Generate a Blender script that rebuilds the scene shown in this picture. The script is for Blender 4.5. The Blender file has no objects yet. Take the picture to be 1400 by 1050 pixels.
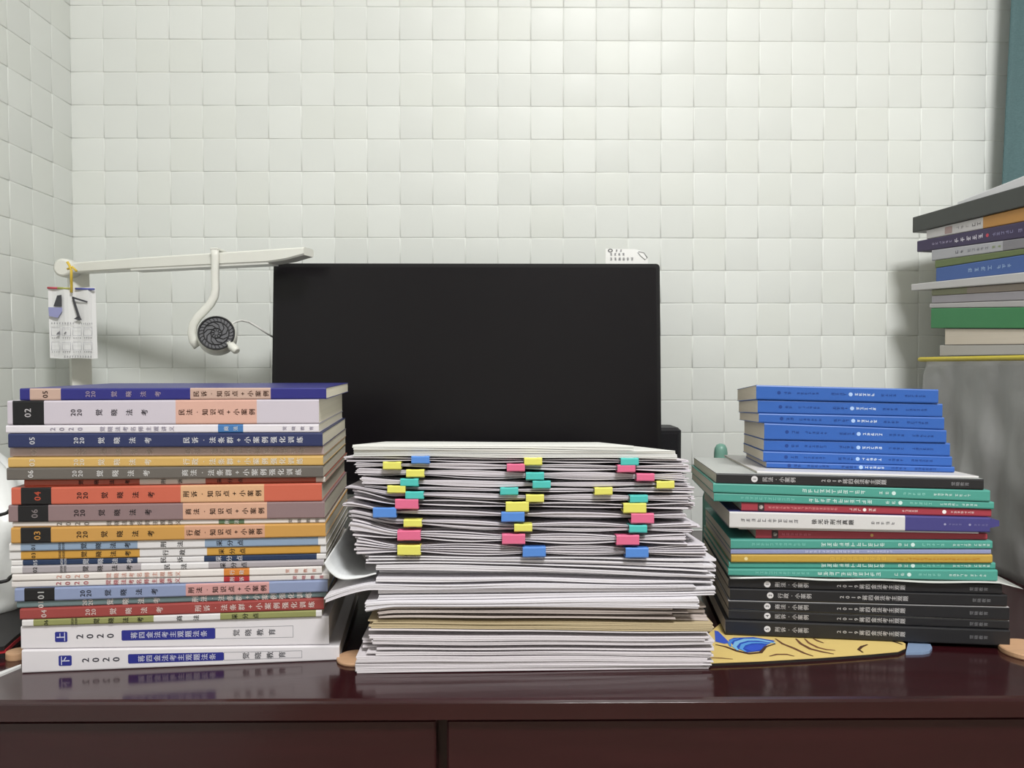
import bpy, math, random
from mathutils import Vector, Matrix, Euler
random.seed(7)
SC = bpy.context.scene
COL = SC.collection

# ------------------------------------------------------------------ camera, light, exposure
Z0 = 0.75                      # desk top above the floor
F = 1050.0                     # focal length in pixels of the 1400 x 1050 frame
CAMLOC = Vector((0, 0, Z0 + 0.255))
cd = bpy.data.cameras.new('camera'); cd.sensor_width = 36; cd.lens = 36 * F / 1400; cd.clip_start = 0.02
cam = bpy.data.objects.new('camera', cd); COL.objects.link(cam)
cam.location = CAMLOC
cam.rotation_euler = (math.pi / 2 - math.atan(25 / F), 0, -math.atan(10 / F))
SC.camera = cam
SC.view_settings.view_transform = 'Standard'; SC.view_settings.look = 'None'
SC.view_settings.gamma = 1; SC.view_settings.use_curve_mapping = False
SC.view_settings.exposure = -0.66

w = bpy.data.worlds.new('world'); SC.world = w; w.use_nodes = True
w.node_tree.nodes['Background'].inputs[0].default_value = (0.9, 0.95, 1, 1)
w.node_tree.nodes['Background'].inputs[1].default_value = 0.0

def area(name, loc, target, sx, sy, power, col):
    l = bpy.data.lights.new(name, 'AREA'); l.shape = 'RECTANGLE'; l.size = sx; l.size_y = sy
    l.energy = power; l.color = col
    o = bpy.data.objects.new(name, l); COL.objects.link(o); o.location = loc
    o.rotation_euler = (Vector(target) - Vector(loc)).to_track_quat('-Z', 'Y').to_euler()
    return o
area('ceiling_lamp_offscreen', (0.42, -0.6, 2.62), (0.42, -0.6, 0.0), 0.45, 0.45, 95, (1.0, 0.995, 0.985))

# ------------------------------------------------------------------ helpers
RM = cam.rotation_euler.to_matrix()
def ray(px, py): return RM @ Vector(((px - 700) / F, (525 - py) / F, -1))
def at(px, py, d):
    r = ray(px, py); return CAMLOC + r * ((d - CAMLOC.y) / r.y)
def ground(px, py, z=0.0):
    r = ray(px, py); return CAMLOC + r * ((Z0 + z - CAMLOC.z) / r.z)
def lin(h):
    h = h.lstrip('#'); out = []
    for i in (0, 2, 4):
        c = int(h[i:i + 2], 16) / 255
        out.append(c / 12.92 if c <= 0.04045 else ((c + 0.055) / 1.055) ** 2.4)
    return tuple(out) + (1,)

MATS = {}
def mat(h, rough=0.55, var=0.06, nscale=25, bump=0.0, bscale=200, spec=0.4, metal=0, coat=0, stretch=None, trans=0):
    key = (h, rough, var, nscale, bump, bscale, spec, metal, coat, stretch, trans)
    if key in MATS: return MATS[key]
    m = bpy.data.materials.new('surface_' + h.lstrip('#')); m.use_nodes = True
    nt = m.node_tree; b = nt.nodes['Principled BSDF']
    b.inputs['Roughness'].default_value = rough; b.inputs['Specular IOR Level'].default_value = spec
    b.inputs['Metallic'].default_value = metal; b.inputs['Coat Weight'].default_value = coat
    b.inputs['Coat Roughness'].default_value = 0.12
    b.inputs['Transmission Weight'].default_value = trans
    tc = nt.nodes.new('ShaderNodeTexCoord'); mp = nt.nodes.new('ShaderNodeMapping')
    nt.links.new(tc.outputs['Object'], mp.inputs[0])
    if stretch: mp.inputs['Scale'].default_value = stretch
    n = nt.nodes.new('ShaderNodeTexNoise'); n.inputs['Scale'].default_value = nscale; n.inputs['Detail'].default_value = 3
    nt.links.new(mp.outputs[0], n.inputs[0])
    c = lin(h)
    r = nt.nodes.new('ShaderNodeMix'); r.data_type = 'RGBA'
    r.inputs[6].default_value = tuple(max(0, x * (1 - var)) for x in c[:3]) + (1,)
    r.inputs[7].default_value = tuple(min(1, x * (1 + var)) for x in c[:3]) + (1,)
    nt.links.new(n.outputs[0], r.inputs[0]); nt.links.new(r.outputs[2], b.inputs['Base Color'])
    if bump:
        n2 = nt.nodes.new('ShaderNodeTexNoise'); n2.inputs['Scale'].default_value = bscale; n2.inputs['Detail'].default_value = 4
        nt.links.new(mp.outputs[0], n2.inputs[0])
        bp = nt.nodes.new('ShaderNodeBump'); bp.inputs['Strength'].default_value = bump; bp.inputs['Distance'].default_value = 0.002
        nt.links.new(n2.outputs[0], bp.inputs['Height']); nt.links.new(bp.outputs[0], b.inputs['Normal'])
    MATS[key] = m
    return m
def paper(h, var=0.12, per=1.0):     # sheets on edge: fine horizontal lines
    return mat(h, 0.8, var, 1.0, 0.04, 1.0, 0.2, stretch=(4, 4, 1500 * per))
def soften(h, k=0.13, d=0.95):
    c = [int(h[i:i + 2], 16) for i in (0, 2, 4)]; y = 0.3 * c[0] + 0.59 * c[1] + 0.11 * c[2]
    return '%02x%02x%02x' % tuple(int(max(0, min(255, (v + (y - v) * k) * d))) for v in c)
def cover(h): return mat(soften(h), 0.38, 0.04, 30, 0, 200, 0.4)
def ink(h): return mat(h, 0.5, 0.02)

def smart(o, label=None, cat=None, group=None, kind=None):
    if label: o['label'] = label
    if cat: o['category'] = cat
    if group: o['group'] = group
    if kind: o['kind'] = kind
    return o
def empty(name, loc, label, cat, group=None):
    o = bpy.data.objects.new(name, None); COL.objects.link(o); o.location = loc; o.empty_display_size = 0.02
    bpy.context.view_layer.update() if False else None
    return smart(o, label, cat, group)

class MB:
    def __init__(s): s.v = []; s.f = []; s.m = []; s.smooth = []
    def add(s, vs, fs, mi=0, sm=False):
        o = len(s.v); s.v += [Vector(p) for p in vs]
        for f in fs: s.f.append([i + o for i in f]); s.m.append(mi); s.smooth.append(sm)
    def box(s, x0, x1, y0, y1, z0, z1, mi=0, b=0.0):
        if b <= 0:
            s.add([(x, y, z) for z in (z0, z1) for y in (y0, y1) for x in (x0, x1)],
                  [(0, 2, 3, 1), (4, 5, 7, 6), (0, 1, 5, 4), (2, 6, 7, 3), (0, 4, 6, 2), (1, 3, 7, 5)], mi); return
        rings = []                       # chamfered box: stacked rings of 8 points
        for z, i in ((z0, b), (z0 + b, 0), (z1 - b, 0), (z1, b)):
            X0, X1, Y0, Y1 = x0 + i, x1 - i, y0 + i, y1 - i
            rings.append([(X0 + b, Y0, z), (X1 - b, Y0, z), (X1, Y0 + b, z), (X1, Y1 - b, z), (X1 - b, Y1, z), (X0 + b, Y1, z), (X0, Y1 - b, z), (X0, Y0 + b, z)])
        s.loft(rings, mi, cap=True)
    def loft(s, rings, mi=0, cap=True, closed=True, sm=False):
        n = len(rings[0]); o = len(s.v)
        for r in rings: s.v += [Vector(p) for p in r]
        for i in range(len(rings) - 1):
            for j in range(n if closed else n - 1):
                k = (j + 1) % n
                s.f.append([o + i * n + j, o + i * n + k, o + (i + 1) * n + k, o + (i + 1) * n + j]); s.m.append(mi); s.smooth.append(sm)
        if cap:
            s.f.append([o + j for j in range(n)][::-1]); s.m.append(mi); s.smooth.append(False)
            s.f.append([o + (len(rings) - 1) * n + j for j in range(n)]); s.m.append(mi); s.smooth.append(False)
    def tube(s, pts, r, n=8, mi=0, cap=True):
        pts = [Vector(p) for p in pts]; rings = []; prev = None
        for i, p in enumerate(pts):
            t = (pts[min(i + 1, len(pts) - 1)] - pts[max(i - 1, 0)]).normalized()
            a = prev if prev else (Vector((0, 0, 1)) if abs(t.z) < 0.9 else Vector((1, 0, 0)))
            x = (a - t * a.dot(t)).normalized(); prev = x; y = t.cross(x)
            rr = r[i] if isinstance(r, (list, tuple)) else r
            rings.append([p + (x * math.cos(2 * math.pi * k / n) + y * math.sin(2 * math.pi * k / n)) * rr for k in range(n)])
        s.loft(rings, mi, cap, True, True)
    def prism(s, pts, off, mi=0):        # polygon extruded by an offset vector
        pts = [Vector(p) for p in pts]; off = Vector(off)
        s.loft([pts, [p + off for p in pts]], mi)
    def build(s, name, mats, parent=None, origin=None):
        me = bpy.data.meshes.new(name)
        if parent is not None: org = Vector(parent_origin(parent))
        else: org = Vector(origin) if origin is not None else Vector((0, 0, 0))
        me.from_pydata([tuple(p - org) for p in s.v], [], s.f)
        for m in (mats if isinstance(mats, (list, tuple)) else [mats]): me.materials.append(m)
        me.polygons.foreach_set('material_index', s.m); me.polygons.foreach_set('use_smooth', s.smooth)
        me.update()
        o = bpy.data.objects.new(name, me); COL.objects.link(o)
        if parent is not None: o.parent = parent
        else: o.location = org
        return o
def parent_origin(p):
    v = Vector(p.location)
    while p.parent is not None: p = p.parent; v = v + Vector(p.location)
    return v
def centre_of(mb, base=True):
    xs = [p.x for p in mb.v]; ys = [p.y for p in mb.v]; zs = [p.z for p in mb.v]
    return Vector(((min(xs) + max(xs)) / 2, (min(ys) + max(ys)) / 2, min(zs)))

# glyph outlines from Blender's built-in font, as flat meshes
GL = {}
def load_glyphs(chars):
    c = bpy.data.curves.new('glyph', 'FONT'); o = bpy.data.objects.new('glyph', c); COL.objects.link(o)
    c.resolution_u = 2
    for ch in sorted(set(chars)):
        c.body = ch
        dg = bpy.context.evaluated_depsgraph_get(); dg.update()
        ev = o.evaluated_get(dg); m = ev.to_mesh()
        vs = [(v.co.x, v.co.y) for v in m.vertices]; fs = [tuple(p.vertices) for p in m.polygons]
        ev.to_mesh_clear()
        if not vs: continue
        xs = [v[0] for v in vs]; ys = [v[1] for v in vs]
        cx, cy = (min(xs) + max(xs)) / 2, (min(ys) + max(ys)) / 2
        if ord(ch) > 0x2000: cx, cy = 0.5, 0.37
        k = len(vs); V2 = []; F2 = []
        for q, (ox, oy) in enumerate(((-0.016, 0.0), (0.016, 0.0), (0.0, 0.016))):       # three shifted copies: a bolder face
            V2 += [(x - cx + ox, y - cy + oy) for x, y in vs]; F2 += [tuple(i + q * k for i in f) for f in fs]
        GL[ch] = (V2, F2)
    bpy.data.objects.remove(o); bpy.data.curves.remove(c)
load_glyphs('0123456789觉晓法考民诉知识点小案例名师主观讲义商条群强化训练行政刑采分上下蒋四金题教育·+徐光华真一')

# ------------------------------------------------------------------ the room
WALLY, LEFTX, TP = 1.185, -0.660, 0.05
M_grout = mat('e2e3de', 0.8, 0.03)
M_tile = [mat(h, 0.42, 0.03, 9, 0.12, 60, 0.35) for h in ('dfe2de', 'dde0dc', 'e1e4e0', 'dee1dc')]
def slab(name, x0, x1, y0, y1, z0, z1, m):
    b = MB(); b.box(x0, x1, y0, y1, z0, z1)
    return smart(b.build(name, m, None, ((x0 + x1) / 2, (y0 + y1) / 2, z0)), kind='structure')
M_paint = mat('dcdcd6', 0.8, 0.03)
RX, BY, CZ = 2.3, -2.2, 2.7
wall_back = slab('wall_back', LEFTX - 0.1, RX, WALLY, WALLY + 0.1, 0, CZ, M_grout)
wall_left = slab('wall_left', LEFTX - 0.1, LEFTX, BY, WALLY, 0, CZ, M_grout)
slab('wall_right', RX, RX + 0.1, BY, WALLY + 0.1, 0, CZ, M_paint)
slab('wall_front', LEFTX - 0.1, RX + 0.1, BY - 0.1, BY, 0, CZ, M_paint)
slab('floor', LEFTX - 0.1, RX + 0.1, BY - 0.1, WALLY + 0.1, -0.1, 0, mat('8a7767', 0.4, 0.15, 6, stretch=(1, 8, 1)))
slab('ceiling', LEFTX - 0.1, RX + 0.1, BY - 0.1, WALLY + 0.1, CZ, CZ + 0.1, mat('e8e8e4', 0.9, 0.02))

def tile_geo(seed):
    rr = random.Random(seed); b = MB(); rings = []
    for out, half in ((-0.0002, 0.02488), (0.0003, 0.0248), (0.00055, 0.0244), (0.0007, 0.0230)):
        j = 0.00016 if out > 0 else 0
        hx_ = half
        rings.append([(sx * min(hx_, 0.0249) + rr.uniform(-j, j), -out + rr.uniform(-j, j) * 0.5, sz * half + rr.uniform(-j, j)) for sx, sz in ((-1, -1), (1, -1), (1, 1), (-1, 1))])
    b.loft(rings, 0, False, True, True)
    n = len(b.v); b.f.append([n - 4, n - 3, n - 2, n - 1]); b.m.append(0); b.smooth.append(True)
    return b
TGEO = [tile_geo(s) for s in range(6)]
TMESH = []
for g in TGEO:
    for m in M_tile[:2] if len(TMESH) % 4 == 0 else M_tile[2:]:
        me = bpy.data.meshes.new('tile'); me.from_pydata([tuple(v) for v in g.v], [], g.f); me.materials.append(m)
        me.polygons.foreach_set('use_smooth', [True] * len(g.f)); TMESH.append(me)
def project(p):
    q = RM.transposed() @ (Vector(p) - CAMLOC)
    return (700 + F * q.x / -q.z, 525 - F * q.y / -q.z) if q.z < -0.05 else (-999, -999)
zline = at(560, 325, WALLY).z
def tiles(wall, pos, rotz, sel):
    org = parent_origin(wall); rest = MB(); R = Matrix.Rotation(rotz, 4, 'Z'); one = []
    for p in pos:
        x, y = project(p)
        if sel(x, y): one.append(p)
        else:
            g = TGEO[random.randrange(6)]; rest.add([R @ v + Vector(p) for v in g.v], g.f, 0, True)
    one.sort(key=lambda p: (Vector(p) - CAMLOC).length)
    for k, p in enumerate(one):
        if k >= 300:
            g = TGEO[k % 6]; rest.add([R @ v + Vector(p) for v in g.v], g.f, 0, True); continue
        o = bpy.data.objects.new('tile', TMESH[random.randrange(len(TMESH))]); COL.objects.link(o)
        o.parent = wall; o.location = Vector(p) - org
        o.rotation_euler = (random.gauss(0, 0.004), random.gauss(0, 0.002), rotz + random.gauss(0, 0.004))
    smart(rest.build('tile_field', M_tile[0], wall), kind='stuff')
def vis(x, y):
    if not (-15 < x < 1385 and -20 < y < 620): return False
    if 400 < x < 880 and y > 385: return False
    if x < 470 and y > 545: return False
    if x > 1030 and y > 535: return False
    if x > 1290 and y > 300: return False
    if 470 < x < 920 and y > 600: return False
    return True
tiles(wall_back, [(LEFTX + TP * (i + 0.5), WALLY, zline + TP * (j + 0.5)) for i in range(52) for j in range(-20, 18)], 0, vis)
tiles(wall_left, [(LEFTX, WALLY - TP * (i + 0.5), zline + TP * (j + 0.5)) for i in range(30) for j in range(-20, 18)], math.pi / 2, vis)

# ------------------------------------------------------------------ desk
M_desk = mat('2e0f13', 0.16, 0.35, 14, 0.02, 60, 0.5, coat=0.35, stretch=(0.6, 6, 6))
M_deskd = mat('2e0f13', 0.3, 0.3, 14, 0.03, 60, 0.45, coat=0.2, stretch=(0.6, 6, 6))
FE = ground(700, 957).y
desk = empty('desk', (0.3, 0.9, 0), 'dark mahogany lacquered wooden desk with two drawers carrying all the stacks', 'desk')
b = MB(); DX0, DX1 = LEFTX + 0.006, 1.25
prof = [(FE + 0.0012, -0.0008), (FE + 0.004, 0), (WALLY - 0.006, 0), (WALLY - 0.006, -0.016), (FE + 0.004, -0.016), (FE + 0.004, -0.0022), (FE + 0.0002, -0.0022)]
b.loft([[(x, y, Z0 + z) for y, z in prof] for x in (DX0, DX1)])
b.build('worktop', M_desk, desk)
b = MB(); b.box(DX0, DX1, FE, FE + 0.0039, Z0 - 0.0155, Z0 - 0.0023, 0, 0.0004); b.build('edge_band', M_desk, desk)
FD = FE + 0.007
def dx(px): return at(px, 1010, FD).x
for i, (x0, x1) in enumerate(((DX0 + 0.004, dx(596)), (dx(611), DX1 - 0.004))):
    b = MB(); b.box(x0, x1, FD, FD + 0.02, Z0 - 0.155, Z0 - 0.0185, 0, 0.0015)
    dr = b.build('drawer', M_deskd, desk)
    b = MB(); xc = (x0 + x1) / 2
    b.tube([(xc - 0.05, FD + 0.002, Z0 - 0.1), (xc - 0.05, FD - 0.02, Z0 - 0.1), (xc + 0.05, FD - 0.02, Z0 - 0.1), (xc + 0.05, FD + 0.002, Z0 - 0.1)], 0.004)
    b.build('handle', mat('b0a070', 0.3, 0.03, metal=1), dr)
b = MB(); b.box(DX0 + 0.01, DX1 - 0.01, FD + 0.021, WALLY - 0.02, Z0 - 0.16, Z0 - 0.0165)
b.build('frame', M_deskd, desk)
for x in (DX0 + 0.01, DX1 - 0.05):
    b = MB(); b.box(x, x + 0.04, FD + 0.02, WALLY - 0.03, 0.0, Z0 - 0.155, 0, 0.002); b.build('side_panel', M_deskd, desk)
for px, py, s in ((787, 958, 1), (1072, 957.5, 1.4), (868, 984, 0.9), (790, 1022, 1.3)):
    pass

# ------------------------------------------------------------------ books
class Stack:
    """A vertical face through ground points A and B; things in it lie between lines measured on that face."""
    def __init__(s, A, B, z=0.0, sag=0.0, n0=0.0):
        s.sag = sag; s.n0 = n0
        s.A = Vector((A[0], A[1])); s.u = (Vector((B[0], B[1])) - s.A).normalized(); s.n = Vector((-s.u.y, s.u.x))
        s.top = lambda u: z
    def uz(s, px, py, r=0):
        d = ray(px, py); o = CAMLOC
        A = s.A + s.n * r; n3 = Vector((s.n.x, s.n.y, 0)); t = (Vector((A.x, A.y, 0)) - Vector((o.x, o.y, 0))).dot(n3) / d.dot(n3)
        p = o + d * t; return (Vector((p.x, p.y)) - A).dot(s.u), (p.z - Z0) / (1 - s.sag * max(0, r + s.n0))
    def P(s, u, n, z):
        q = s.A + s.u * u + s.n * n; return Vector((q.x, q.y, Z0 + z * (1 - s.sag * max(0, n + s.n0))))

def make_text(S, root, items, sc, zf, r, xl, xr, um, parent_name='spine_lettering'):
    """items: print on the face. zf(u) -> (z0, z1). sc = metres per pixel"""
    def place(mb, ch, u, z, size, dz=0.0):
        if ch not in GL: return
        vs, fs = GL[ch]
        mb.add([S.P(u - y * size, r - 0.00022, z + dz + x * size) for x, y in vs], fs)
    for it in items:
        k = it[0]; mb = MB(); nm = parent_name
        if k == 'col':                       # characters one under another along the spine
            _, s, x0, x1, hx, size = it; L = len(s)
            for i, ch in enumerate(s):
                px = x0 + (x1 - x0) * (i + 0.5) / L; u = um(px); z0, z1 = zf(u)
                place(mb, ch, u, (z0 + z1) / 2, size * sc)
        elif k == 'row':                     # digits side by side across the spine
            _, s, xc, hx, size = it; u = um(xc); z0, z1 = zf(u); L = len(s)
            for i, ch in enumerate(s):
                place(mb, ch, u, (z0 + z1) / 2 + (i - (L - 1) / 2) * 0.56 * size * sc, size * sc)
        elif k == 'panel':
            _, x0, x1, hf, hx = it; nm = 'spine_panel'; c = 0.0008; out = []
            u0, u1 = um(x0), um(x1); za, zb = zf(u0), zf(u1)
            def corner(u, zz, f): m = (zz[0] + zz[1]) / 2; return u, m + (zz[1] - zz[0]) * hf * f / 2
            (ua, z00), (_, z01), (ub, z10), (_, z11) = corner(u0, za, -1), corner(u0, za, 1), corner(u1, zb, -1), corner(u1, zb, 1)
            c = min(c, (z01 - z00) * 0.3)
            pts = [(ua + c, z00), (ub - c, z10), (ub, z10 + c), (ub, z11 - c), (ub - c, z11), (ua + c, z01), (ua, z01 - c), (ua, z00 + c)]
            mb.add([S.P(u, r - 0.00012, z) for u, z in pts], [tuple(range(8))])
        elif k == 'frame':
            _, x0, x1, hf, hx = it; nm = 'spine_panel'; t = 0.00035
            u0, u1 = um(x0), um(x1); za, zb = zf(u0), zf(u1)
            def zz(f, q): m = (q[0] + q[1]) / 2; return m + (q[1] - q[0]) * hf * f / 2
            q = [(u0, zz(-1, za)), (u1, zz(-1, zb)), (u1, zz(1, zb)), (u0, zz(1, za))]
            qi = [(u0 + t, zz(-1, za) + t), (u1 - t, zz(-1, zb) + t), (u1 - t, zz(1, zb) - t), (u0 + t, zz(1, za) - t)]
            mb.add([S.P(u, r - 0.00012, z) for u, z in q + qi], [(i, (i + 1) % 4, 4 + (i + 1) % 4, 4 + i) for i in range(4)])
        elif k == 'disc':
            _, xc, rad, hx = it; nm = 'spine_panel'; u = um(xc); z0, z1 = zf(u)
            mb.add([S.P(u + math.cos(a * math.pi / 8) * rad * sc, r - 0.00012, (z0 + z1) / 2 + math.sin(a * math.pi / 8) * rad * sc) for a in range(16)], [tuple(range(16))])
        elif k == 'fine':                    # print too small to read: strokes only
            _, x0, x1, hx, size = it; rr = random.Random(int(x0 * 31 + x1 + size)); n = max(1, int((x1 - x0) / (size * 1.08)))
            for i in range(n):
                px = x0 + (x1 - x0) * (i + 0.5) / n; u = um(px); z0, z1 = zf(u); zc = (z0 + z1) / 2; h = size * sc * 0.42
                for q in range(3):
                    if rr.random() < 0.2: continue
                    uu = u + (q - 1) * h * 0.75; a, c2 = -h * rr.uniform(0.5, 1), h * rr.uniform(0.5, 1); t = h * 0.16
                    mb.add([S.P(uu + e * t, r - 0.0002, zc + zz_) for e, zz_ in ((-1, a), (1, a), (1, c2), (-1, c2))], [(0, 1, 2, 3)])
                zq = zc + h * rr.uniform(-0.6, 0.6); t = h * 0.16
                mb.add([S.P(u + e * h * 0.9, r - 0.0002, zq + f * t) for e, f in ((-1, -1), (1, -1), (1, 1), (-1, 1))], [(0, 1, 2, 3)])
        if mb.f: mb.build(nm, ink(hx), root)

def book(S, name, xL, xR, yL, yR, col, bands, items, label, group, w=0.185, r=0.0, pages='e0dac8', flip=False, xe=None, cat='book', tb=0.00045, gap=0.0002, edge=None):
    """xL..xR, with the top edge at yL and yR there (pixels on the stack's face); rests on the stack's present top.
    xe = x at which yR was read when the book runs on further to xR."""
    if xe is not None: yR = yL + (yR - yL) * (xR - xL) / (xe - xL)
    uL, zl = S.uz(xL, yL, r); uR, zr = S.uz(xR, yR, r); prev = S.top
    if uR < uL: uL, uR = uR, uL
    b0, b1 = prev(uL) + gap, prev(uR) + gap
    zl = max(zl, b0 + 0.0016); zr = max(zr, b1 + 0.0016)
    L = uR - uL
    bot = lambda u: b0 + (b1 - b0) * (u - uL) / L
    top = lambda u: zl + (zr - zl) * (u - uL) / L
    S.top = top
    ym = (yL + yR) / 2 + 6
    def um(px): return S.uz(px, ym, r)[0]
    sc = L / (xR - xL)
    root = empty(name, S.P((uL + uR) / 2, r + w / 2, (b0 + b1) / 2), label, cat, group)
    st = [(uL, bands[0][1])] + [(min(max(um(x), uL + 1e-4), uR - 1e-4), h) for x, h in bands[1:]]
    hexes = []
    for _, h in st + [(0, col)] + ([(0, edge)] if edge else []):
        if h not in hexes: hexes.append(h)
    us = [s[0] for s in st] + [uR]
    mb = MB(); rings = []
    def N(n): return r + (w - n if flip else n)
    for u in us:
        z0, z1 = bot(u), top(u); h = z1 - z0; q = min(0.0012, h * 0.25); t = min(tb, h * 0.2); k = q * 0.3
        outer = [(w, z0), (q, z0), (k, z0 + k), (0, z0 + q), (0, z1 - q), (k, z1 - k), (q, z1), (w, z1)]
        inner = [(w, z1 - t), (q, z1 - t), (q * .8, z1 - t), (t, z1 - q), (t, z0 + q), (q * .8, z0 + t), (q, z0 + t), (w, z0 + t)]
        rings.append([S.P(u, N(n), z) for n, z in outer + inner])
    o = 0
    for i in range(len(us) - 1):
        mi = hexes.index(st[i][1]); mc = hexes.index(col)
        for j in range(16):
            kk = (j + 1) % 16; m_ = hexes.index(edge) if edge and j in (5, 6) else mi if 1 <= j <= 5 else mc
            mb.add([rings[i][j], rings[i][kk], rings[i + 1][kk], rings[i + 1][j]], [(0, 1, 2, 3)], m_)
    for ring, seg in ((rings[0], 0), (rings[-1], len(st) - 1)):
        for j in range(7): mb.add([ring[j], ring[j + 1], ring[14 - j], ring[15 - j]], [(0, 1, 2, 3)], hexes.index(st[seg][1]))
    mb.build('cover', [cover(h) for h in hexes], root)
    pb = MB(); rings = []
    for u in (uL + 0.0004, uR - 0.0004):
        z0, z1 = bot(u), top(u); h = z1 - z0; t = min(tb, h * 0.2) + 0.00003; q = min(0.0012, h * 0.25)
        rings.append([S.P(u, N(n), z) for n, z in ((t + 2e-5, z0 + q), (q, z0 + t), (w - 0.0012, z0 + t), (w - 0.0012, z1 - t), (q, z1 - t), (t + 2e-5, z1 - q))])
    pb.loft(rings); pb.build('page_block', paper(pages, 0.1), root)
    make_text(S, root, items, sc, lambda u: (bot(u), top(u)), r if not flip else r, xL, xR, um)
    return root

LS = Stack(ground(30, 921), ground(464, 903))
K = '1c1b1f'
def t2020(x, hx, size=9): return [('row', '20', x, hx, size), ('row', '20', x + size * 0.95, hx, size)]
TITLE = '觉晓法考'
G1, G2, G3 = 'thick revision paperbacks in the tall colourful stack', 'slim drill paperbacks in the tall colourful stack', 'scoring-point booklets in the tall colourful stack'
STK = 'in the tall colourful stack'
book(LS, 'thick_book', 29.7, 464, 889, 883, 'e6e2e6', [(0, 'e8e4e8')], [
    ('panel', 80, 98, 0.47, '2a2f86'), ('row', '下', 89, 'eeeeff', 13), ('col', '2020', 110, 166, '4a4a55', 13),
    ('panel', 175, 306, 0.47, '2a2f86'), ('col', '蒋四金法考主观题法条', 188, 296, 'e4e4f2', 9.5), ('frame', 306, 413, 0.47, '8a8a92'), ('col', '觉晓教育', 328, 394, '6a6a70', 10)],
    'thick white paperback marked 下 at the very bottom of the tall colourful stack', 'white statute books at the foot of the stack', pages='ded8d0')
book(LS, 'thick_book', 28.5, 449.5, 856.5, 842.5, 'e6e2e6', [(0, 'e8e4e8')], [
    ('panel', 75, 92, 0.44, '2a2f86'), ('row', '上', 83.5, 'eeeeff', 13), ('col', '2020', 102, 158, '4a4a55', 13),
    ('panel', 166, 294, 0.42, '2a2f86'), ('col', '蒋四金法考主观题法条', 178, 284, 'e4e4f2', 9.5), ('frame', 294, 401, 0.42, '8a8a92'), ('col', '觉晓教育', 315, 380, '6a6a70', 10)],
    'thick white paperback marked 上 lying on the bottommost white one', 'white statute books at the foot of the stack', pages='ded8d0', r=0.002)
def drill(xL, xR, yL, yR, col, sub, num, tcol, label, r=0.0, dim=False):
    fs = 9.5
    return book(LS, 'slim_book', xL, xR, yL, yR, col, [(0, col)], [
        ('row', num, xL + 33, tcol, 10)] + t2020(xL + 93, tcol, 8.5) + [('col', TITLE, xL + 117, xL + 202, tcol, fs), ('col', sub + '·法条群+小案例强化训练', xL + 238, xL + 405, tcol, fs)],
        label, G2, r=r)
def scorer(xL, xR, yL, yR, col, col2, sub, num, x4, label, tcol=K, r=0.0):
    return book(LS, 'slim_booklet', xL, xR, yL, yR, 'e6e4e4', [(0, 'e8e6e6'), (xL + 15.5, col), (x4[0], 'e4e2e4'), (x4[1], col2), (x4[2], 'e8e6e6')], [
        ('row', num, xL + 33, tcol, 7.5), ('row', '2020', xL + 69, tcol, 4.6), ('row', '2020', xL + 74, tcol, 4.6), ('col', TITLE, xL + 92, xL + 172, tcol, 8.5),
        ('col', sub, x4[0] + 24, x4[0] + 70, K, 8.5), ('col', '采分点', x4[1] + 13, x4[1] + 56, tcol, 8.5)], label, G3, r=r)
def thick(xL, xR, yL, yR, col, bands, items, label, r=0.0): return book(LS, 'thick_book', xL, xR, yL, yR, col, bands, items, label, G1, r=r)
def kpoint(xL, xR, yL, yR, col, box, tcol, ncol, sub, num, label, pink, blk=None, r=0.0):
    x0 = xL + 13
    return thick(xL, xR, yL, yR, col, [(0, col), (x0, blk or '19181b'), (x0 + 41.5, col), (pink[0], box), (pink[1], col)], [
        ('row', num, x0 + 23, ncol, 12)] + t2020(xL + 93, tcol, 9) + [('col', TITLE, xL + 117, xL + 202, tcol, 9.5), ('col', sub + '·知识点+小案例', pink[0] + 2, pink[1] - 2, '2a1a14', 9)], label, r)
def notes(xL, xR, yL, yR, col, bandc, x2, tcol, sub, label, r=0.0):
    return book(LS, 'slim_booklet', xL, xR, yL, yR, col, [(0, col), (x2[0], bandc), (x2[1], col)], [
        ('col', '2020', xL + 58, xL + 108, tcol, 9.5), ('col', '觉晓法考名师主观讲义', xL + 127, xL + 232, tcol, 7.5), ('col', sub, x2[0] + 5, x2[1] - 4, 'eeeeee', 7), ('col', '觉晓教育', xR - 53, xR - 4, tcol, 6)], label, 'lecture note booklets in the tall colourful stack', r=r)
scorer(30, 440, 847.7, 834, '97995a', '97995a', '商法', '06', (210, 301, 432), 'slim olive green and white booklet resting on the white book marked 上', r=0.0)
drill(27, 442.6, 832.8, 818, 'a8433f', '刑诉', '04', 'f0e6e2', 'slim brick red paperback lettered 04 above the olive green booklet')
drill(23, 446, 822.5, 809, '6e8487', '刑法', '01', 'f0e6e2', 'slim teal grey paperback lying on the brick red one', r=0.002)
kpoint(20, 448, 805, 793.5, '8e9cc4', 'd79a98', K, 'd8d8d8', '刑法', '01', 'thick periwinkle blue paperback with pink title band and black 01 block', (254, 368))
notes(16, 450, 794.7, 784.5, 'e2dcda', 'c02c33', (306, 341), 'c25a66', '刑诉', 'slim white booklet with red title band lying on the periwinkle book', r=0.002)
notes(16.5, 440, 785.5, 774, 'ece6e2', 'e0842e', (306, 341), 'e0a898', '行政', 'slim white booklet with orange title band and pale red lettering', r=0.001)
scorer(15, 442.6, 774.5, 765.5, 'b0a9ae', 'b0a9ae', '民法', '02', (193, 285, 443), 'slim pale grey and white booklet under the navy one', r=0.001)
scorer(15.5, 445.6, 766, 756.5, '23375e', '23375e', '民诉', '05', (188, 279, 433), 'slim navy and white booklet under the yellow one in the colourful stack', tcol='e8e8ee', r=0.002)
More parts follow.
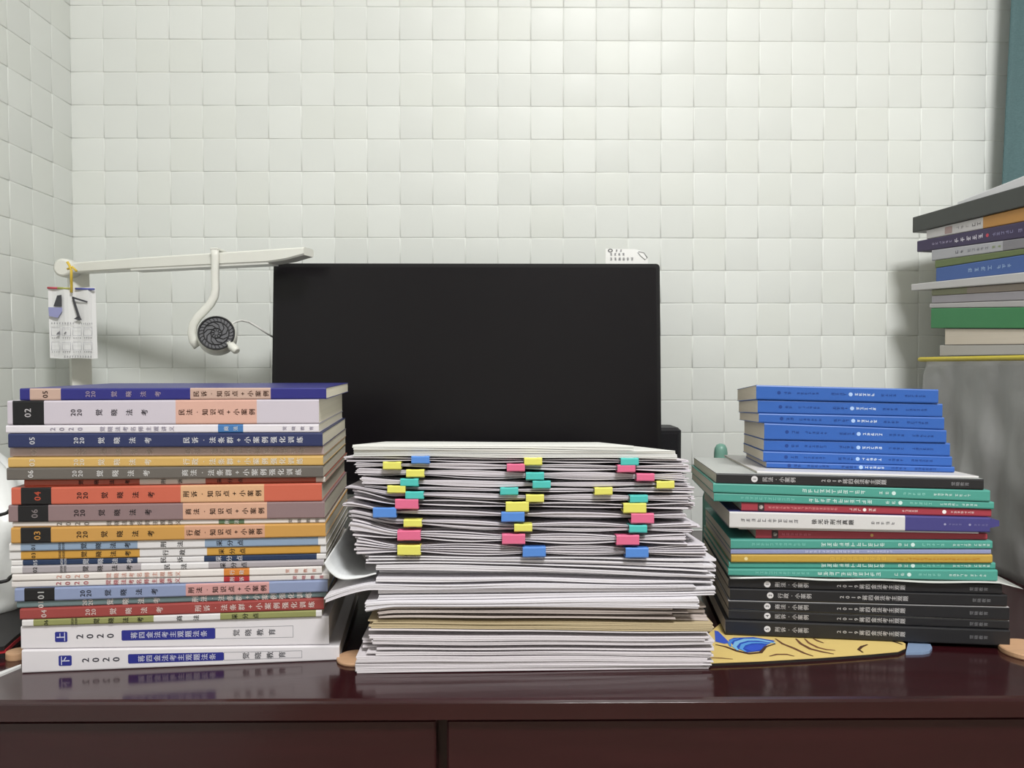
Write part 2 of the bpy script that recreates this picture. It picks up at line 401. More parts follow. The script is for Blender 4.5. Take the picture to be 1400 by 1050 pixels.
scorer(13, 446, 754, 745.3, 'd59c38', 'd59c38', '行政', '03', (191, 283, 438), 'slim yellow and white booklet under the light blue one', r=0.0015)
scorer(12.6, 445.6, 743, 733.5, '8ea6c4', '8ea6c4', '刑法', '01', (188, 280, 435), 'slim light blue and white booklet lying under the gold 03 book', r=0.0)
kpoint(15, 445, 721.8, 716, 'd39a47', 'd9a080', K, 'e0a858', '行政', '03', 'thick gold paperback with peach title band and black 03 block', (252, 362), r=-0.002)
notes(17, 444, 713.8, 708.3, 'e4dedc', '5f7d60', (299, 334), '8a827c', '刑法', 'slim white booklet with a dull green title band', r=0.001)
kpoint(11.4, 443.8, 691, 685.5, '92777a', 'dca88c', K, '9a9092', '商法', '06', 'thick mauve brown paperback with peach title band and black 06 block', (250, 365), r=-0.001)
kpoint(15.4, 440, 667, 660.8, 'd8634a', 'e3ae80', K, 'd8634a', '刑诉', '04', 'thick orange red paperback with tan title band and black 04 block', (247, 361), r=-0.001)
thick(33, 444.5, 655.6, 652, 'b6563f', [(0, 'b4523c'), (191, 'dcd6ce'), (281, 'b4523c'), (432, 'dcd6ce')], [('col', TITLE, 100, 185, '2a1a18', 7), ('col', '刑诉', 212, 258, '2a2424', 7), ('col', '采分点', 293, 336, '4a1f18', 7)],
    'slim recessed rust red and white booklet squeezed above the orange red book', r=0.003)
drill(9, 441.7, 640, 637, '6b655f', '商法', '06', 'f0eeee', 'slim grey brown paperback lettered 06 under the gold 03 one', r=-0.002)
drill(11, 441.7, 626, 623.6, 'd9ae5c', '行政', '03', 'f4efe4', 'slim gold paperback lettered 03 lying on the grey brown one', r=-0.001)
drill(13.5, 442.6, 611.7, 609.8, 'b9a5a6', '民法', '02', 'd8ccca', 'slim recessed dusty pink paperback under the dark blue 05 one', r=0.005)
drill(11, 441, 593, 591.7, '2b3566', '民诉', '05', 'f0f0f4', 'slim dark blue paperback lettered 05 in white', r=-0.001)
notes(8, 436, 581.5, 579.6, 'e6e2ea', '3f7cc0', (298, 332.5), 'a8a2b4', '商法', 'slim white booklet with a bright blue title band', r=0.0)
thick(10, 436, 548, 546, 'd0c7d4', [(0, 'd0c7d4'), (17, '141318'), (60, 'd0c7d4'), (240, 'e0ae9c'), (351, 'd0c7d4')], [('row', '02', 38, 'd8d4d8', 12)] + t2020(100, '2a2430', 9) + [('col', TITLE, 125, 208, '2a2430', 9.5), ('col', '民法·知识点+小案例', 243, 350, '4a2c20', 9)],
    'thick lavender grey paperback with pink title band and black 02 block')
thick(27, 446, 531, 530, '2b2b8a', [(0, '2b2b8a'), (40.7, 'cba999'), (83, '2b2b8a'), (260, 'cba999'), (370, '2b2b8a')], [('row', '05', 62, '3a2624', 9.5)] + t2020(120, 'b9a8b8', 8) + [('col', TITLE, 146, 226, 'b9a8b8', 8.5), ('col', '民诉·知识点+小案例', 263, 369, '4a2c20', 8.5)],
    'royal navy paperback with tan title band on top of the tall colourful stack', r=0.001)

# right stack ------------------------------------------------------------
MATZ = 0.0034
RS = Stack(ground(992, 868, MATZ), ground(1382, 884, MATZ), MATZ, 0.25)
TEAL, TX = '4aa898', 'cfe6e2'
GB, GT = 'black case books in the right stack', 'teal practice books in the right stack'
def black(xL, xR, yL, yR, sub, num, label, r=0.0, dim='d6d4d6', xo=0):
    return book(RS, 'case_book', xL, xR, yL, yR, '26262a', [(0, '242428')], [
        ('disc', 1049 + xo, 4.6, dim), ('row', num, 1049 + xo, '242428', 6.5), ('col', sub + '·小案例', 1059 + xo, 1106 + xo, dim, 7.6),
        ('col', '2019蒋四金法考主观题', 1143 + xo, 1238 + xo, dim, 7.6), ('col', '觉晓教育', 1325 + xo, 1351 + xo, '8a8a8e', 5.6)], label, GB, r=r, pages='e0dac8', edge='c8c6c8' if num in '34' else None)
black(992, 1381, 847.8, 862, '刑诉', '5', 'black case book with white lettering, bottommost in the right stack on the mat')
black(996, 1380, 833.2, 848.8, '民诉', '4', 'black case book with white lettering, second from the bottom of the right stack', 0.002)
black(996, 1380, 821, 830.2, '商法', '3', 'black case book with white lettering, third from the bottom of the right stack', 0.001)
black(998, 1377, 804.5, 813.5, '行政', '2', 'black case book with white lettering, fourth from the bottom of the right stack', 0.001, xo=4)
black(996, 1370, 791.5, 799.5, '刑法', '1', 'black case book under the clear plastic sleeve in the right stack', 0.002)
# clear plastic sleeve with a drooping free end
b = MB(); rings = []
uL, _ = RS.uz(998, 790, 0.0); uR, _ = RS.uz(1398, 795, 0.0); N_ = 26
for i in range(N_ + 1):
    u = uL + (uR - uL) * i / N_; t = i / N_
    zt = RS.top(u) + 0.0004 + 0.0012 * math.sin(t * 9) ** 2 - max(0, t - 0.93) * 0.05
    wd = 0.19 * (1 if t < 0.93 else max(0.2, math.cos((t - 0.93) / 0.07 * 1.4)))
    th = 0.0016 if t < 0.95 else 0.0007
    rings.append([RS.P(u, 0.004, zt), RS.P(u, -0.002, zt + th * 0.5), RS.P(u, 0.004, zt + th), RS.P(u, 0.004 + wd * 0.5, zt + th), RS.P(u, 0.004 + wd, zt + th), RS.P(u, 0.004 + wd, zt)])
b.loft(rings, 0, True, True, True)
smart(b.build('plastic_sleeve', mat('c4c6c2', 0.2, 0.05, spec=0.6), None, centre_of(b)), 'milky clear plastic sleeve poking out between black and teal books', 'sleeve')
_t = RS.top; RS.top = lambda u: _t(u) + 0.0032
def teal(xL, xR, yL, yR, x1, x2, label, r=0.0, col=TEAL, fine=True):
    it = [('fine', x1, x1 + 88, TX, 7.2), ('fine', x1 + 104, x1 + 121, TX, 5.5), ('disc', x1 + 126, 2.8, TX), ('fine', x1 + 138, x1 + 170, '8fd0c4', 5), ('fine', x1 + 180, x1 + 206, TX, 4.5), ('fine', x1 + 209, x1 + 232, TX, 4.5)]
    if fine: it.append(('fine', x2, x2 + 75, '7cc4b8', 5.5))
    return book(RS, 'practice_book', xL, xR, yL, yR, col, [(0, col)], it, label, GT, r=r, pages='e0dac8')
teal(995.7, 1364, 778, 779.5, 1117, 1032, 'teal practice book lying directly on the plastic sleeve', 0.001)
teal(996.6, 1361, 768.5, 769.5, 1122, 1032, 'teal practice book beneath the mustard yellow booklet', 0.004, TEAL, False)
book(RS, 'slim_booklet', 999.7, 1357, 758.5, 758.5, 'cda33c', [(0, 'cda33c')], [('disc', 1020, 2.6, 'e8d8a0'), ('fine', 1134, 1212, 'd9b44c', 7), ('fine', 1225, 1340, 'c48a2e', 5)], 'mustard yellow booklet between the lavender and teal ones', None, r=0.002)
book(RS, 'slim_booklet', 999, 1355, 750.5, 750.5, '97a0d0', [(0, '97a0d0')], [('fine', 1100, 1175, 'c6cae8', 5), ('fine', 1185, 1220, 'c6cae8', 4)], 'thin lavender blue booklet lying on the mustard yellow one', None, r=0.003)
teal(999, 1357, 737.5, 739.7, 1122, 1027, 'teal practice book on the lavender blue booklet', 0.002)
book(RS, 'paperback_book', 1033.4, 1350, 723.5, 729.5, 'b43a48', [(0, 'b43a48')], [('panel', 1055, 1064, 0.9, '3a2a2c'), ('disc', 1059.5, 3, 'd8ccc8'), ('fine', 1068, 1110, 'cc6a7c', 5), ('disc', 1192, 2.2, 'c8a060')], 'crimson paperback recessed under the white and navy book', 'red paperbacks in the right stack', r=0.006, w=0.17)
book(RS, 'loose_booklet', 1010, 1338, 721.5, 727, 'd8d4d6', [(0, 'dcd8da')], [], 'thin white stapled handout lying on the recessed crimson paperback', None, r=0.003, cat='booklet')
book(RS, 'paperback_book', 997.4, 1353.7, 699.5, 708, '4a4690', [(0, 'dedcdc'), (1237.5, '4a4690')], [('fine', 1012, 1092, '77767a', 6.5), ('col', '徐光华刑法真题', 1109, 1168, '3a3a3e', 7.6), ('fine', 1190, 1224, '77767a', 5.5), ('disc', 1292, 1.6, '9a98b8'), ('fine', 1297, 1315, '7674a0', 4), ('disc', 1326, 1.6, '9a98b8'), ('fine', 1331, 1352, '7674a0', 4)],
     'white spined paperback with a navy end between two red books', None, r=-0.001, pages='e0dac8')
fl = [o for o in COL.objects if o.get('label', '').startswith('white spined paperback')][0]
b = MB(); ua, _z = RS.uz(1353.5, 716, 0); ub, _z = RS.uz(1367, 716, 0); zz_ = RS.top(ua)
b.loft([[RS.P(u, n_, zz_ - 0.0006 - d_ - k_) for n_, k_ in ((0.001, 0), (0.15, 0), (0.15, 0.009 - 2 * d_), (0.001, 0.009 - 2 * d_))] for u, d_ in ((ua, 0), (ub, 0.002))]); b.build('cover_flap', cover('4a4690'), fl)
book(RS, 'paperback_book', 1013.7, 1355.4, 686.5, 696.2, 'b43a48', [(0, 'b43a48')], [('panel', 1036, 1045, 0.9, '3a2a2c'), ('disc', 1040.5, 3, 'd8ccc8'), ('fine', 1050, 1145, 'd88a8c', 4.6), ('fine', 1160, 1178, 'e8d0cc', 5), ('disc', 1182, 2.4, 'f0e6e2'), ('fine', 1187, 1198, 'e8d0cc', 5), ('fine', 1233, 1255, 'e8d0cc', 4), ('disc', 1291, 2.8, 'f4eeea'), ('fine', 1299, 1332, 'e8d0cc', 4)],
     'crimson red paperback lying under the two teal books', 'red paperbacks in the right stack', r=0.003, w=0.17)
teal(976, 1359, 673.5, 686.4, 1105, 1012, 'thin teal practice book lying on the crimson paperback', 0.001)
teal(975, 1353.7, 660.6, 670.4, 1096, 1012, 'teal practice book directly under the black book beneath the blue ones', 0.0, TEAL, False)
book(RS, 'case_book', 979.3, 1345, 647, 655, 'c2c6c2', [(0, '28282b')], [('disc', 1031.5, 4.6, 'd6d4d6'), ('row', '1', 1031.5, '242428', 6.5), ('col', '民法·小案例', 1042, 1088, 'd6d4d6', 7.6), ('col', '2019蒋四金法考主观题', 1122, 1212, 'd6d4d6', 7.6), ('col', '觉晓教育', 1300, 1325, '9a9a9e', 5.6)],
     'black case book lying directly beneath the white handout and blue books', GB, r=0.0, pages='e0dac8')
book(RS, 'loose_booklet', 1035, 1338, 644.3, 651, 'e2e0e0', [(0, 'e4e2e2')], [], 'thin white handout between the black case book and the blue books', None, w=0.2, r=0.006, cat='booklet')
# blue pocket books stand back a little and nearly square to the wall
zt0 = RS.top(0.13)
A = RS.uz(1048, 644, 0.04); B = RS.uz(1305, 648, 0.04)
pa = RS.P(A[0], 0.04, 0); pb_ = RS.P(B[0], 0.034, 0)
_rs = RS.top; BS = Stack((pa.x, pa.y), (pb_.x, pb_.y), 0, 0.25, 0.04)
def btop(u):
    return _rs(A[0] + u) + 0.0003
BS.top = btop
ORD = ['bottommost', 'second from the bottom', 'third from the bottom', 'fourth from the bottom', 'fifth from the bottom', 'sixth from the bottom', 'topmost']
BL = [(1048, 1305, 631.6, 638.2, '2f66c6'), (1043.6, 1301.6, 616.8, 624.2, '2f66c6'), (1044.5, 1298.8, 601, 605.8, '2f66c6'), (1045, 1294, 578.4, 588, '2f66c6'), (1037.5, 1291, 565, 570.6, '2f66c6'), (1036, 1288.6, 546.4, 552, '2f66c6'), (1034, 1283, 526.4, 532.4, '2f66c6')]
for i, (xl, xr, yl, yr, c) in enumerate(BL):
    d = '1d3f86'; o = xl - 1034
    book(BS, 'pocket_book', xl, xr, yl, yr, c, [(0, c)], [('disc', 1065 + o, 2.6, d), ('fine', 1071 + o, 1082 + o, d, 5), ('fine', 1089 + o, 1120 + o, d, 4.4), ('fine', 1136 + o, 1158 + o, d, 5),
         ('disc', 1163 + o, 2.8, 'a8c4ee'), ('fine', 1168 + o, 1196 + o, 'dce8f8', 5), ('fine', 1204 + o, 1226 + o, d, 4.4), ('fine', 1236 + o, 1266 + o, d, 4.4)],
         'bright blue pocket paperback, %s of the seven blue ones' % ORD[i], 'blue pocket paperbacks on the right stack', w=0.138, r=(i % 3) * 0.0008, pages='d6ccbc')

# ------------------------------------------------------------------ tower of papers
PS = Stack(ground(483, 921), ground(978, 915), 0, 0.45)
XS = (480, 540, 700, 930)
def quad(zs, us):                    # smooth line through the measured points
    def f(u):
        k = 0
        while k < len(us) - 2 and u > us[k + 1]: k += 1
        t = (u - us[k]) / (us[k + 1] - us[k])
        if t < 0 or t > 1: return zs[k] + (zs[k + 1] - zs[k]) * max(-0.2, min(1.3, t)) if t > 1 else zs[0]
        t = 0.5 * t + 0.5 * (t * t * (3 - 2 * t)); return zs[k] + (zs[k + 1] - zs[k]) * t
    return f
prevtop = lambda u: 0.0
WHITES = ['d2cdd3', 'd2cdd3', 'd2cdd3', 'd2cdd3']
ORDN = ['first', 'second', 'third', 'fourth', 'fifth', 'sixth', 'seventh', 'eighth', 'ninth', 'tenth', 'eleventh', 'twelfth']
def wav(rr, n=3):
    ph = [(rr.uniform(8, 45), rr.uniform(0, 6.3), rr.uniform(0.3, 1)) for _ in range(n)]
    s = sum(p[2] for p in ph); return lambda u: sum(a * math.sin(f * u + p) for f, p, a in ph) / s
BUNDLE_MID = {}
def bundle(key, xL, xR, ys, label, group, clips=(), hx='d0cbd6', r=0.0, roundL=0.0, roundR=0.0, inset=(26, 14), lay=None, tipL=None, tipR=None, depth=0.205, name='paper_bundle', deep=0.35, seed=0, gap=0.00015, name_cat='paper bundle'):
    """ys: top edge in pixels at XS; the sheets lie on the bundle below, squeezed where a clip sits"""
    global prevtop
    rr = random.Random(hash(key) % 1000 if isinstance(key, int) else sum(ord(c) for c in key) + seed)
    ys = (ys[0],) + tuple(ys) if len(ys) == 3 else ys
    us = [PS.uz(x, y, 0) for x, y in zip(XS, ys)]
    zq = quad([q[1] for q in us], [q[0] for q in us]); bw = wav(rr); ztop = lambda u: zq(u) + (0.0008 if key[0] == 'l' else 0.0005) * bw(u); zbot = prevtop; prevtop = lambda u, f=ztop, z=zbot: max(f(u), z(u) + 0.0012)
    ztp = prevtop
    um = lambda px: PS.uz(px, ys[2], 0)[0]
    u0, u1 = um(xL), um(xR); cu = [um(c) for c in clips]
    pw = wav(rr, 2)
    def pinch(u):
        p = 1.0
        p *= 1 - (0.09 if key[0] == 'l' else 0.15) * (0.5 + 0.5 * pw(u)) * min(1.0, max(0.0, min(u - u0, u1 - u)) / 0.03)
        for c in cu: p *= 1 - 0.5 * math.exp(-((u - c) / 0.026) ** 2)
        return p
    th = ztp((u0 + u1) / 2) - zbot((u0 + u1) / 2)
    L = lay or max(3, min(12, int(th / 0.00095)))
    fr = [wav(rr) for _ in range(L + 1)]
    mb = MB(); n = 60
    for k in range(L):
        back = rr.random() < deep
        nf = r + (rr.uniform(0.008, 0.016) if back else rr.uniform(-0.0006, 0.0006))
        v = (k + 0.5) / L
        a = u0 - 0 + (rr.uniform(0, 0.002) if back else rr.uniform(0.3, 1) * inset[0] * 0.0006) - roundL * math.sqrt(max(0, 1 - (2 * v - 1) ** 2)) + roundL
        e = u1 - (rr.uniform(0, 0.002) if back else rr.uniform(0.3, 1) * inset[1] * 0.0006) + roundR * math.sqrt(max(0, 1 - (2 * v - 1) ** 2)) - roundR
        ww = wav(rr); rings = []
        skew = rr.uniform(-0.0015, 0.0015)
        for i in range(n + 1):
            t = i / n; t = t + 0.0 ; u = a + (e - a) * t
            zb, zt = zbot(u) + gap, ztp(u); c = (zb + zt) / 2; h = (zt - zb) * pinch(u)
            am = 0.32 / L * min(1, min(u - a, e - u) / 0.01 + 0.4)
            f0 = k / L + (fr[k](u) * am if k else 0); f1 = (k + 1) / L + (fr[k + 1](u) * am if k < L - 1 else 0)
            f1 = f1 - 0.05 / L
            z0 = c + (f0 - 0.5) * h; z1 = max(c + (f1 - 0.5) * h, z0 + 0.00012)
            for tip, s in ((tipL, -1), (tipR, 1)):
                if tip:
                    ux = um(tip[0]); q = max(0.0, (u - ux) * s); ue = abs((u0 if s < 0 else u1) - ux); q = (q / ue) ** 1.4
                    z0 += q * (tip[1] * (1 - k / L) + tip[2] * k / L) * 0.0006; z1 += q * (tip[1] * (1 - (k + 1) / L) + tip[2] * (k + 1) / L) * 0.0006
            f = nf + ww(u) * 0.0004 + skew * (t - 0.5); m_ = min(0.0002, (z1 - z0) * 0.3)
            rings.append([PS.P(u, f, z0 + m_), PS.P(u, f, z1 - m_), PS.P(u, f + 0.0004, z1), PS.P(u, f + depth * 0.5, z1), PS.P(u, r + depth, z1), PS.P(u, r + depth, z0), PS.P(u, f + depth * 0.5, z0), PS.P(u, f + 0.0004, z0)])
        mb.loft(rings, 0, True)
    o = smart(mb.build(name, paper(hx, 0.10, 0.8), None, centre_of(mb)), label, name_cat, group)
    for c, x in zip(cu, clips):
        zb, zt = zbot(c) + gap, ztp(c); BUNDLE_MID[(key, x)] = ((zb + zt) / 2, (zt - zb) * pinch(c), c)
    return o

GP = 'unclipped bundles of used paper at the foot of the paper tower'
def low(i, xL, xR, ys, what, **k):
    return bundle('low%d' % i, xL, xR, ys, what, GP, **k)
low(1, 484, 985, (897.5, 896, 899), 'worn stack of white sheets lying directly on the desk', hx='d2ccd0', inset=(4, 26), lay=9, seed=3)
low(2, 491, 981, (876, 876.5, 877), 'bundle of white sheets with a greenish top sheet, second from the desk', hx='d2ccd0', inset=(24, 10), lay=8)
low(3, 500, 975, (860, 861, 864), 'greyish bundle of sheets under the manila coloured one', hx='d2ccd0', inset=(12, 12), lay=7)
low(4, 494, 978, (847.5, 848, 852), 'yellowish manila coloured bundle of sheets in the paper tower', hx='b8a888', inset=(26, 6), lay=5)
low(5, 514, 972, (838, 828.5, 826.5, 829), 'dull beige bundle whose sheet ends fan open beside the white book stack', hx='beb3ae', inset=(6, 70), lay=9, r=-0.003, deep=0.35)
low(6, 499, 955, (823, 820, 818.5, 814), 'thin white bundle with drooping fanned sheet ends', hx='d8d5da', inset=(3, 4), lay=6, r=-0.006, deep=0.0)
low(7, 514, 981, (806, 805, 803), 'white bundle under the loose curling sheets', hx='d8d5da', inset=(4, 6), lay=7, deep=0.3)
low(8, 442, 953, (798.5, 798, 799.5), 'white bundle jutting out towards the colourful book stack', hx='d8d5da', inset=(5, 5), lay=5, r=-0.002, tipL=(508, -19, -18), deep=0.0)
low(9, 513, 985, (772, 774, 784), 'thick bright white bundle above the jutting one', hx='d8d5da', inset=(2, 14), lay=10, deep=0.25)
low(10, 496, 986, (760.5, 762, 763), 'white bundle lying just under the lowest row of clips', hx='d8d5da', inset=(10, 30), lay=7)
GC = 'clipped bundles in the paper tower'
CB = [  # name, xL, xR, top line, clips(x centre, colour, big)
    ('c10', 481, 972, (733, 741, 744, 745), [(560, 'yellow', 1), (730, 'blue', 1), (869.5, 'blue', 1)]),
    ('c9', 473, 952, (707, 720, 727.5, 728.5), [(560, 'pink', 1), (702, 'pink', 1), (857, 'pink', 1)]),
    ('c8', 472, 963, (697, 707, 713.5, 714.5), [(565, 'yellow', 0), (715, 'yellow', 0), (871, 'teal', 0)]),
    ('c7', 465, 942, (685, 695, 698.5, 700), [(527, 'blue', 1), (701, 'blue', 1), (877, 'pink', 1)]),
    ('c6', 478, 956, (668, 681, 685.5, 687), [(557, 'pink', 1), (707, 'yellow', 1), (866.5, 'yellow', 1)]),
    ('c5', 468, 958, (664.5, 671, 674.5, 676), [(567.5, 'teal', 0), (731, 'yellow', 0), (872, 'teal', 0)]),
    ('c4', 490, 956, (661, 665, 666.5, 666), [(543, 'yellow', 0), (696, 'teal', 0), (824, 'yellow', 0)]),
    ('c3', 489, 950, (649, 652, 656, 659), [(560.5, 'teal', 0), (740, 'teal', 0), (908, 'yellow', 0)]),
    ('c2', 481, 950, (640, 643.5, 646), [(568.5, 'yellow', 0), (731, 'teal', 0), (881, 'pink', 0)]),
    ('c1b', 479, 949, (631.5, 633.5, 635), [(537, 'yellow', 0), (705, 'pink', 0), (855, 'pink', 0)]),
    ('c1a', 466, 950, (624, 626, 627.5), [(575.5, 'blue', 0), (728.5, 'yellow', 0), (859.5, 'teal', 0)]),
]
n = len(CB)
for i, (k, xl, xr, ys, cl) in enumerate(CB):
    bundle(k, xl, xr, ys, '%s clipped bundle of white printed sheets counted from the top of the tower' % ORDN[n - 1 - i].capitalize().lower(), GC,
           [c[0] for c in cl], hx=WHITES[i % 4], roundL=(0.001, 0.006, 0.002, 0.005, 0.003)[i % 5], roundR=0.002, inset=(8, 18 if i % 3 else 8), deep=0.3, r=0.0005)
COLS = {'yellow': 'dcd868', 'pink': 'd8688c', 'teal': '4cbab4', 'blue': '5286d2'}
SIDE = ['towards the colourful book stack', 'in the middle', 'towards the blue books']
def clip(z, h, u, colr, big, label):
    wd = (0.0190 if big else 0.0148) / 2; hh = max(h + 0.0012, 0.0082 if big else 0.0062); t = 0.0005; fn = -0.0052
    p = 0.5 * h + 0.0002
    outer = [(0.0075, -p - t), (0.0072, -p - t - 0.0004), (fn + 0.0008, -hh / 2), (fn, -hh / 2 + 0.0008), (fn, hh / 2 - 0.0008), (fn + 0.0008, hh / 2), (0.0072, p + t + 0.0004), (0.0075, p + t)]
    inner = [(0.0075, p), (0.007, p), (fn + 0.0014, hh / 2 - t), (fn + t, hh / 2 - 0.0014), (fn + t, -hh / 2 + 0.0014), (fn + 0.0014, -hh / 2 + t), (0.007, -p), (0.0075, -p)]
    root = empty('binder_clip', PS.P(u, 0, z - hh / 2), label, 'binder clip', 'coloured binder clips on the paper tower')
    mb = MB(); tl = random.uniform(-0.02, 0.02)
    rings = [[PS.P(u + s * wd, nn, z + zz + s * wd * tl) for nn, zz in outer + inner] for s in (-1, 1)]
    mb.loft(rings, 0, False)
    for ring in rings:
        for j in range(7): mb.add([ring[j], ring[j + 1], ring[14 - j], ring[15 - j]], [(0, 1, 2, 3)])
    mm = mat(COLS[colr], 0.35, 0.03, spec=0.5)
    mb.build('clip_body', mm, root)
    mb = MB()
    for s in (1, -1):                     # rolled lips that hold the wire handles
        for a0, a1 in ((-1, -0.45), (0.45, 1)):
            mb.tube([PS.P(u + a0 * wd, fn + 0.0012, z + s * (hh / 2 - 0.0003)), PS.P(u + a1 * wd, fn + 0.0012, z + s * (hh / 2 - 0.0003))], 0.0006, 6)
    mb.build('lip', mm, root)
for i, (k, xl, xr, ys, cl) in enumerate(CB):
    for j, (x, c, big) in enumerate(cl):
        z, h, u = BUNDLE_MID[(k, x)]
        clip(z, h, u, c, big, '%s binder clip on the %s clipped bundle from the top, %s' % (c, ORDN[n - 1 - i], SIDE[j]))
# booklets on top of the tower
GTB = 'stapled handouts on top of the paper tower'
bundle('t3', 482, 927, (619.5, 620.5, 621), 'lowest of the thin white handouts on top of the paper tower', GTB, hx='d6d6d4', inset=(2, 2), lay=3, deep=0, name='handout', name_cat='handout')
bundle('t2', 482, 925, (612.5, 614, 616.5), 'middle one of the thin white handouts on top of the paper tower', GTB, hx='dcdcd8', inset=(2, 2), lay=3, deep=0, name='handout', name_cat='handout')
bundle('t1', 481, 868, (608, 609.2, 610), 'topmost thin white handout, shorter than the ones beneath it', GTB, hx='e0e0dc', inset=(2, 2), lay=2, deep=0, name='handout', name_cat='handout')

# loose sheets curling out of the tower beside the colourful stack
def patch(name, ctrl, thick_, hx, label):
    """ctrl: list of (px, py front, px, py back, depth offset) along the sheet"""
    mb = MB(); f = []; bk = []
    m = len(ctrl); SUB = 6
    def cr(p, i, t):
        q = [p[max(0, min(m - 1, i + k))] for k in (-1, 0, 1, 2)]
        return 0.5 * ((2 * q[1]) + (-q[0] + q[2]) * t + (2 * q[0] - 5 * q[1] + 4 * q[2] - q[3]) * t * t + (-q[0] + 3 * q[1] - 3 * q[2] + q[3]) * t ** 3)
    fr = []; ba = []
    for c in ctrl:
        u, z = PS.uz(c[0], c[1], 0.002); fr.append(PS.P(u, 0.002, z))
        u, z = PS.uz(c[2], c[3], c[4]); ba.append(PS.P(u, c[4], z))
    F_ = []; B_ = []
    for i in range(m - 1):
        for s in range(SUB): F_.append(cr(fr, i, s / SUB)); B_.append(cr(ba, i, s / SUB))
    F_.append(fr[-1]); B_.append(ba[-1]); V = 8
    n_ = len(F_); grid = [[F_[i].lerp(B_[i], j / V) for j in range(V + 1)] for i in range(n_)]
    off = []
    for i in range(n_):
        t = (F_[min(i + 1, n_ - 1)] - F_[max(0, i - 1)]).normalized(); d = (B_[i] - F_[i]).normalized(); off.append(t.cross(d).normalized() * thick_)
    rings = [[g for g in grid[i]] + [g + off[i] for g in reversed(grid[i])] for i in range(n_)]
    mb.loft(rings, 0, True, True, True)
    return smart(mb.build(name, paper(hx, 0.08), None, centre_of(mb)), label, 'paper', 'loose sheets curling from the paper tower')
patch('loose_sheet', [(514, 783, 520, 775, 0.11), (490, 789, 505, 770, 0.11), (466, 790, 492, 752, 0.11), (451, 780, 488, 727, 0.11), (444.5, 769, 490, 700, 0.11)], 0.0012, 'd9dcdd', 'white sheets curling upwards out of the paper tower beside the colourful books')

# ------------------------------------------------------------------ monitor and things around it
mon = empty('monitor', (at(638, 600, 1.05).x, 1.075, Z0), 'black flat computer monitor standing behind the paper tower, screen off', 'monitor')
DT = 1.0355; PT = [at(374, 360, DT), at(902, 360, DT)]
wM = PT[1].x - PT[0].x; xM = (PT[0].x + PT[1].x) / 2; zT = PT[0].z; tilt = math.radians(3.8); HM = 0.308
def MP(x, n, zdown):                         # panel frame: x across, n behind, zdown from the top edge
    return Vector((xM + x, DT - zdown * math.sin(tilt) + n * math.cos(tilt), zT - zdown * math.cos(tilt) - n * math.sin(tilt)))
def rrect(x0, x1, a, b_, r, n, k=4):
    out = []
    for cx, cz, s in ((x1 - r, a + r, -90), (x1 - r, b_ - r, 0), (x0 + r, b_ - r, 90), (x0 + r, a + r, 180)):
        for i in range(k + 1):
            an = math.radians(s + 90 * i / k); out.append(MP(cx + r * math.cos(an), n, cz + r * math.sin(an)))
    return out
b = MB(); b.loft([rrect(-wM / 2, wM / 2, 0, HM, 0.005, 0), rrect(-wM / 2, wM / 2, 0, HM, 0.005, 0.012), rrect(-wM / 2 + 0.06, wM / 2 - 0.06, 0.05, HM - 0.05, 0.02, 0.035)])
b.build('casing', mat('121113', 0.45, 0.05, spec=0.25), mon)
b = MB(); b.add(rrect(-wM / 2 + 0.005, wM / 2 - 0.005, 0.005, HM - 0.018, 0.001, -0.0004), [tuple(range(20))])
b.build('screen', mat('100d11', 0.3, 0.04, spec=0.22), mon)
b = MB(); b.loft([[Vector((xM + x, 1.07 + y, Z0 + z)) for x, y in ((-0.03, -0.012), (0.03, -0.012), (0.03, 0.012), (-0.03, 0.012))] for z in (0.01, 0.24)])
b.build('stand_neck', mat('1b1a1e', 0.4, 0.05), mon)
b = MB(); b.box(xM - 0.12, xM + 0.12, 0.97, 1.14, Z0, Z0 + 0.011, 0, 0.003); b.build('stand_base', mat('1b1a1e', 0.4, 0.05), mon)

c0, c1 = at(828, 340, 1.056), at(886, 340, 1.056); zc0 = at(850, 372, 1.056).z
card = empty('note_card', ((c0.x + c1.x) / 2, 1.056, zc0), 'small white printed card stuck behind the top edge of the monitor', 'card')
b = MB(); pts = [(c0.x, c0.z), (at(868, 340, 1.056).x, c0.z - 0.0005), (at(880, 346, 1.056).x, at(880, 344, 1.056).z), (c1.x, at(885, 354, 1.056).z), (c1.x, zc0), (c0.x, zc0)]
b.prism([(x, 1.056, z) for x, z in pts], (0, 0.0008, 0)); b.build('sheet', mat('f0f0ee', 0.6, 0.03), card)
b = MB()
def strokes(mb, px0, px1, py, size, d, rr):
    n_ = max(1, int((px1 - px0) / (size * 1.15)))
    for i in range(n_):
        x = px0 + (px1 - px0) * (i + 0.5) / n_; h = size * 0.42
        for q in range(3):
            a, e = x - h * rr.uniform(0.5, 1), x + h * rr.uniform(0.5, 1); y = py + (q - 1) * h * 0.8
            mb.add([at(a, y - h * 0.16, d), at(e, y - h * 0.16, d), at(e, y + h * 0.16, d), at(a, y + h * 0.16, d)], [(0, 1, 2, 3)])
        mb.add([at(x - h * 0.15, py - h, d), at(x + h * 0.15, py - h, d), at(x + h * 0.15, py + h, d), at(x - h * 0.15, py + h, d)], [(0, 1, 2, 3)])
rr = random.Random(3)
strokes(b, 840, 852, 342.5, 3.6, 1.0555, rr); strokes(b, 833, 855, 347.5, 4, 1.0555, rr); strokes(b, 833, 867, 354, 4.4, 1.0555, rr)
b.build('print', ink('8d8d92'), card)
b = MB(); c = at(834.5, 341.5, 1.0555); ra = 0.0034
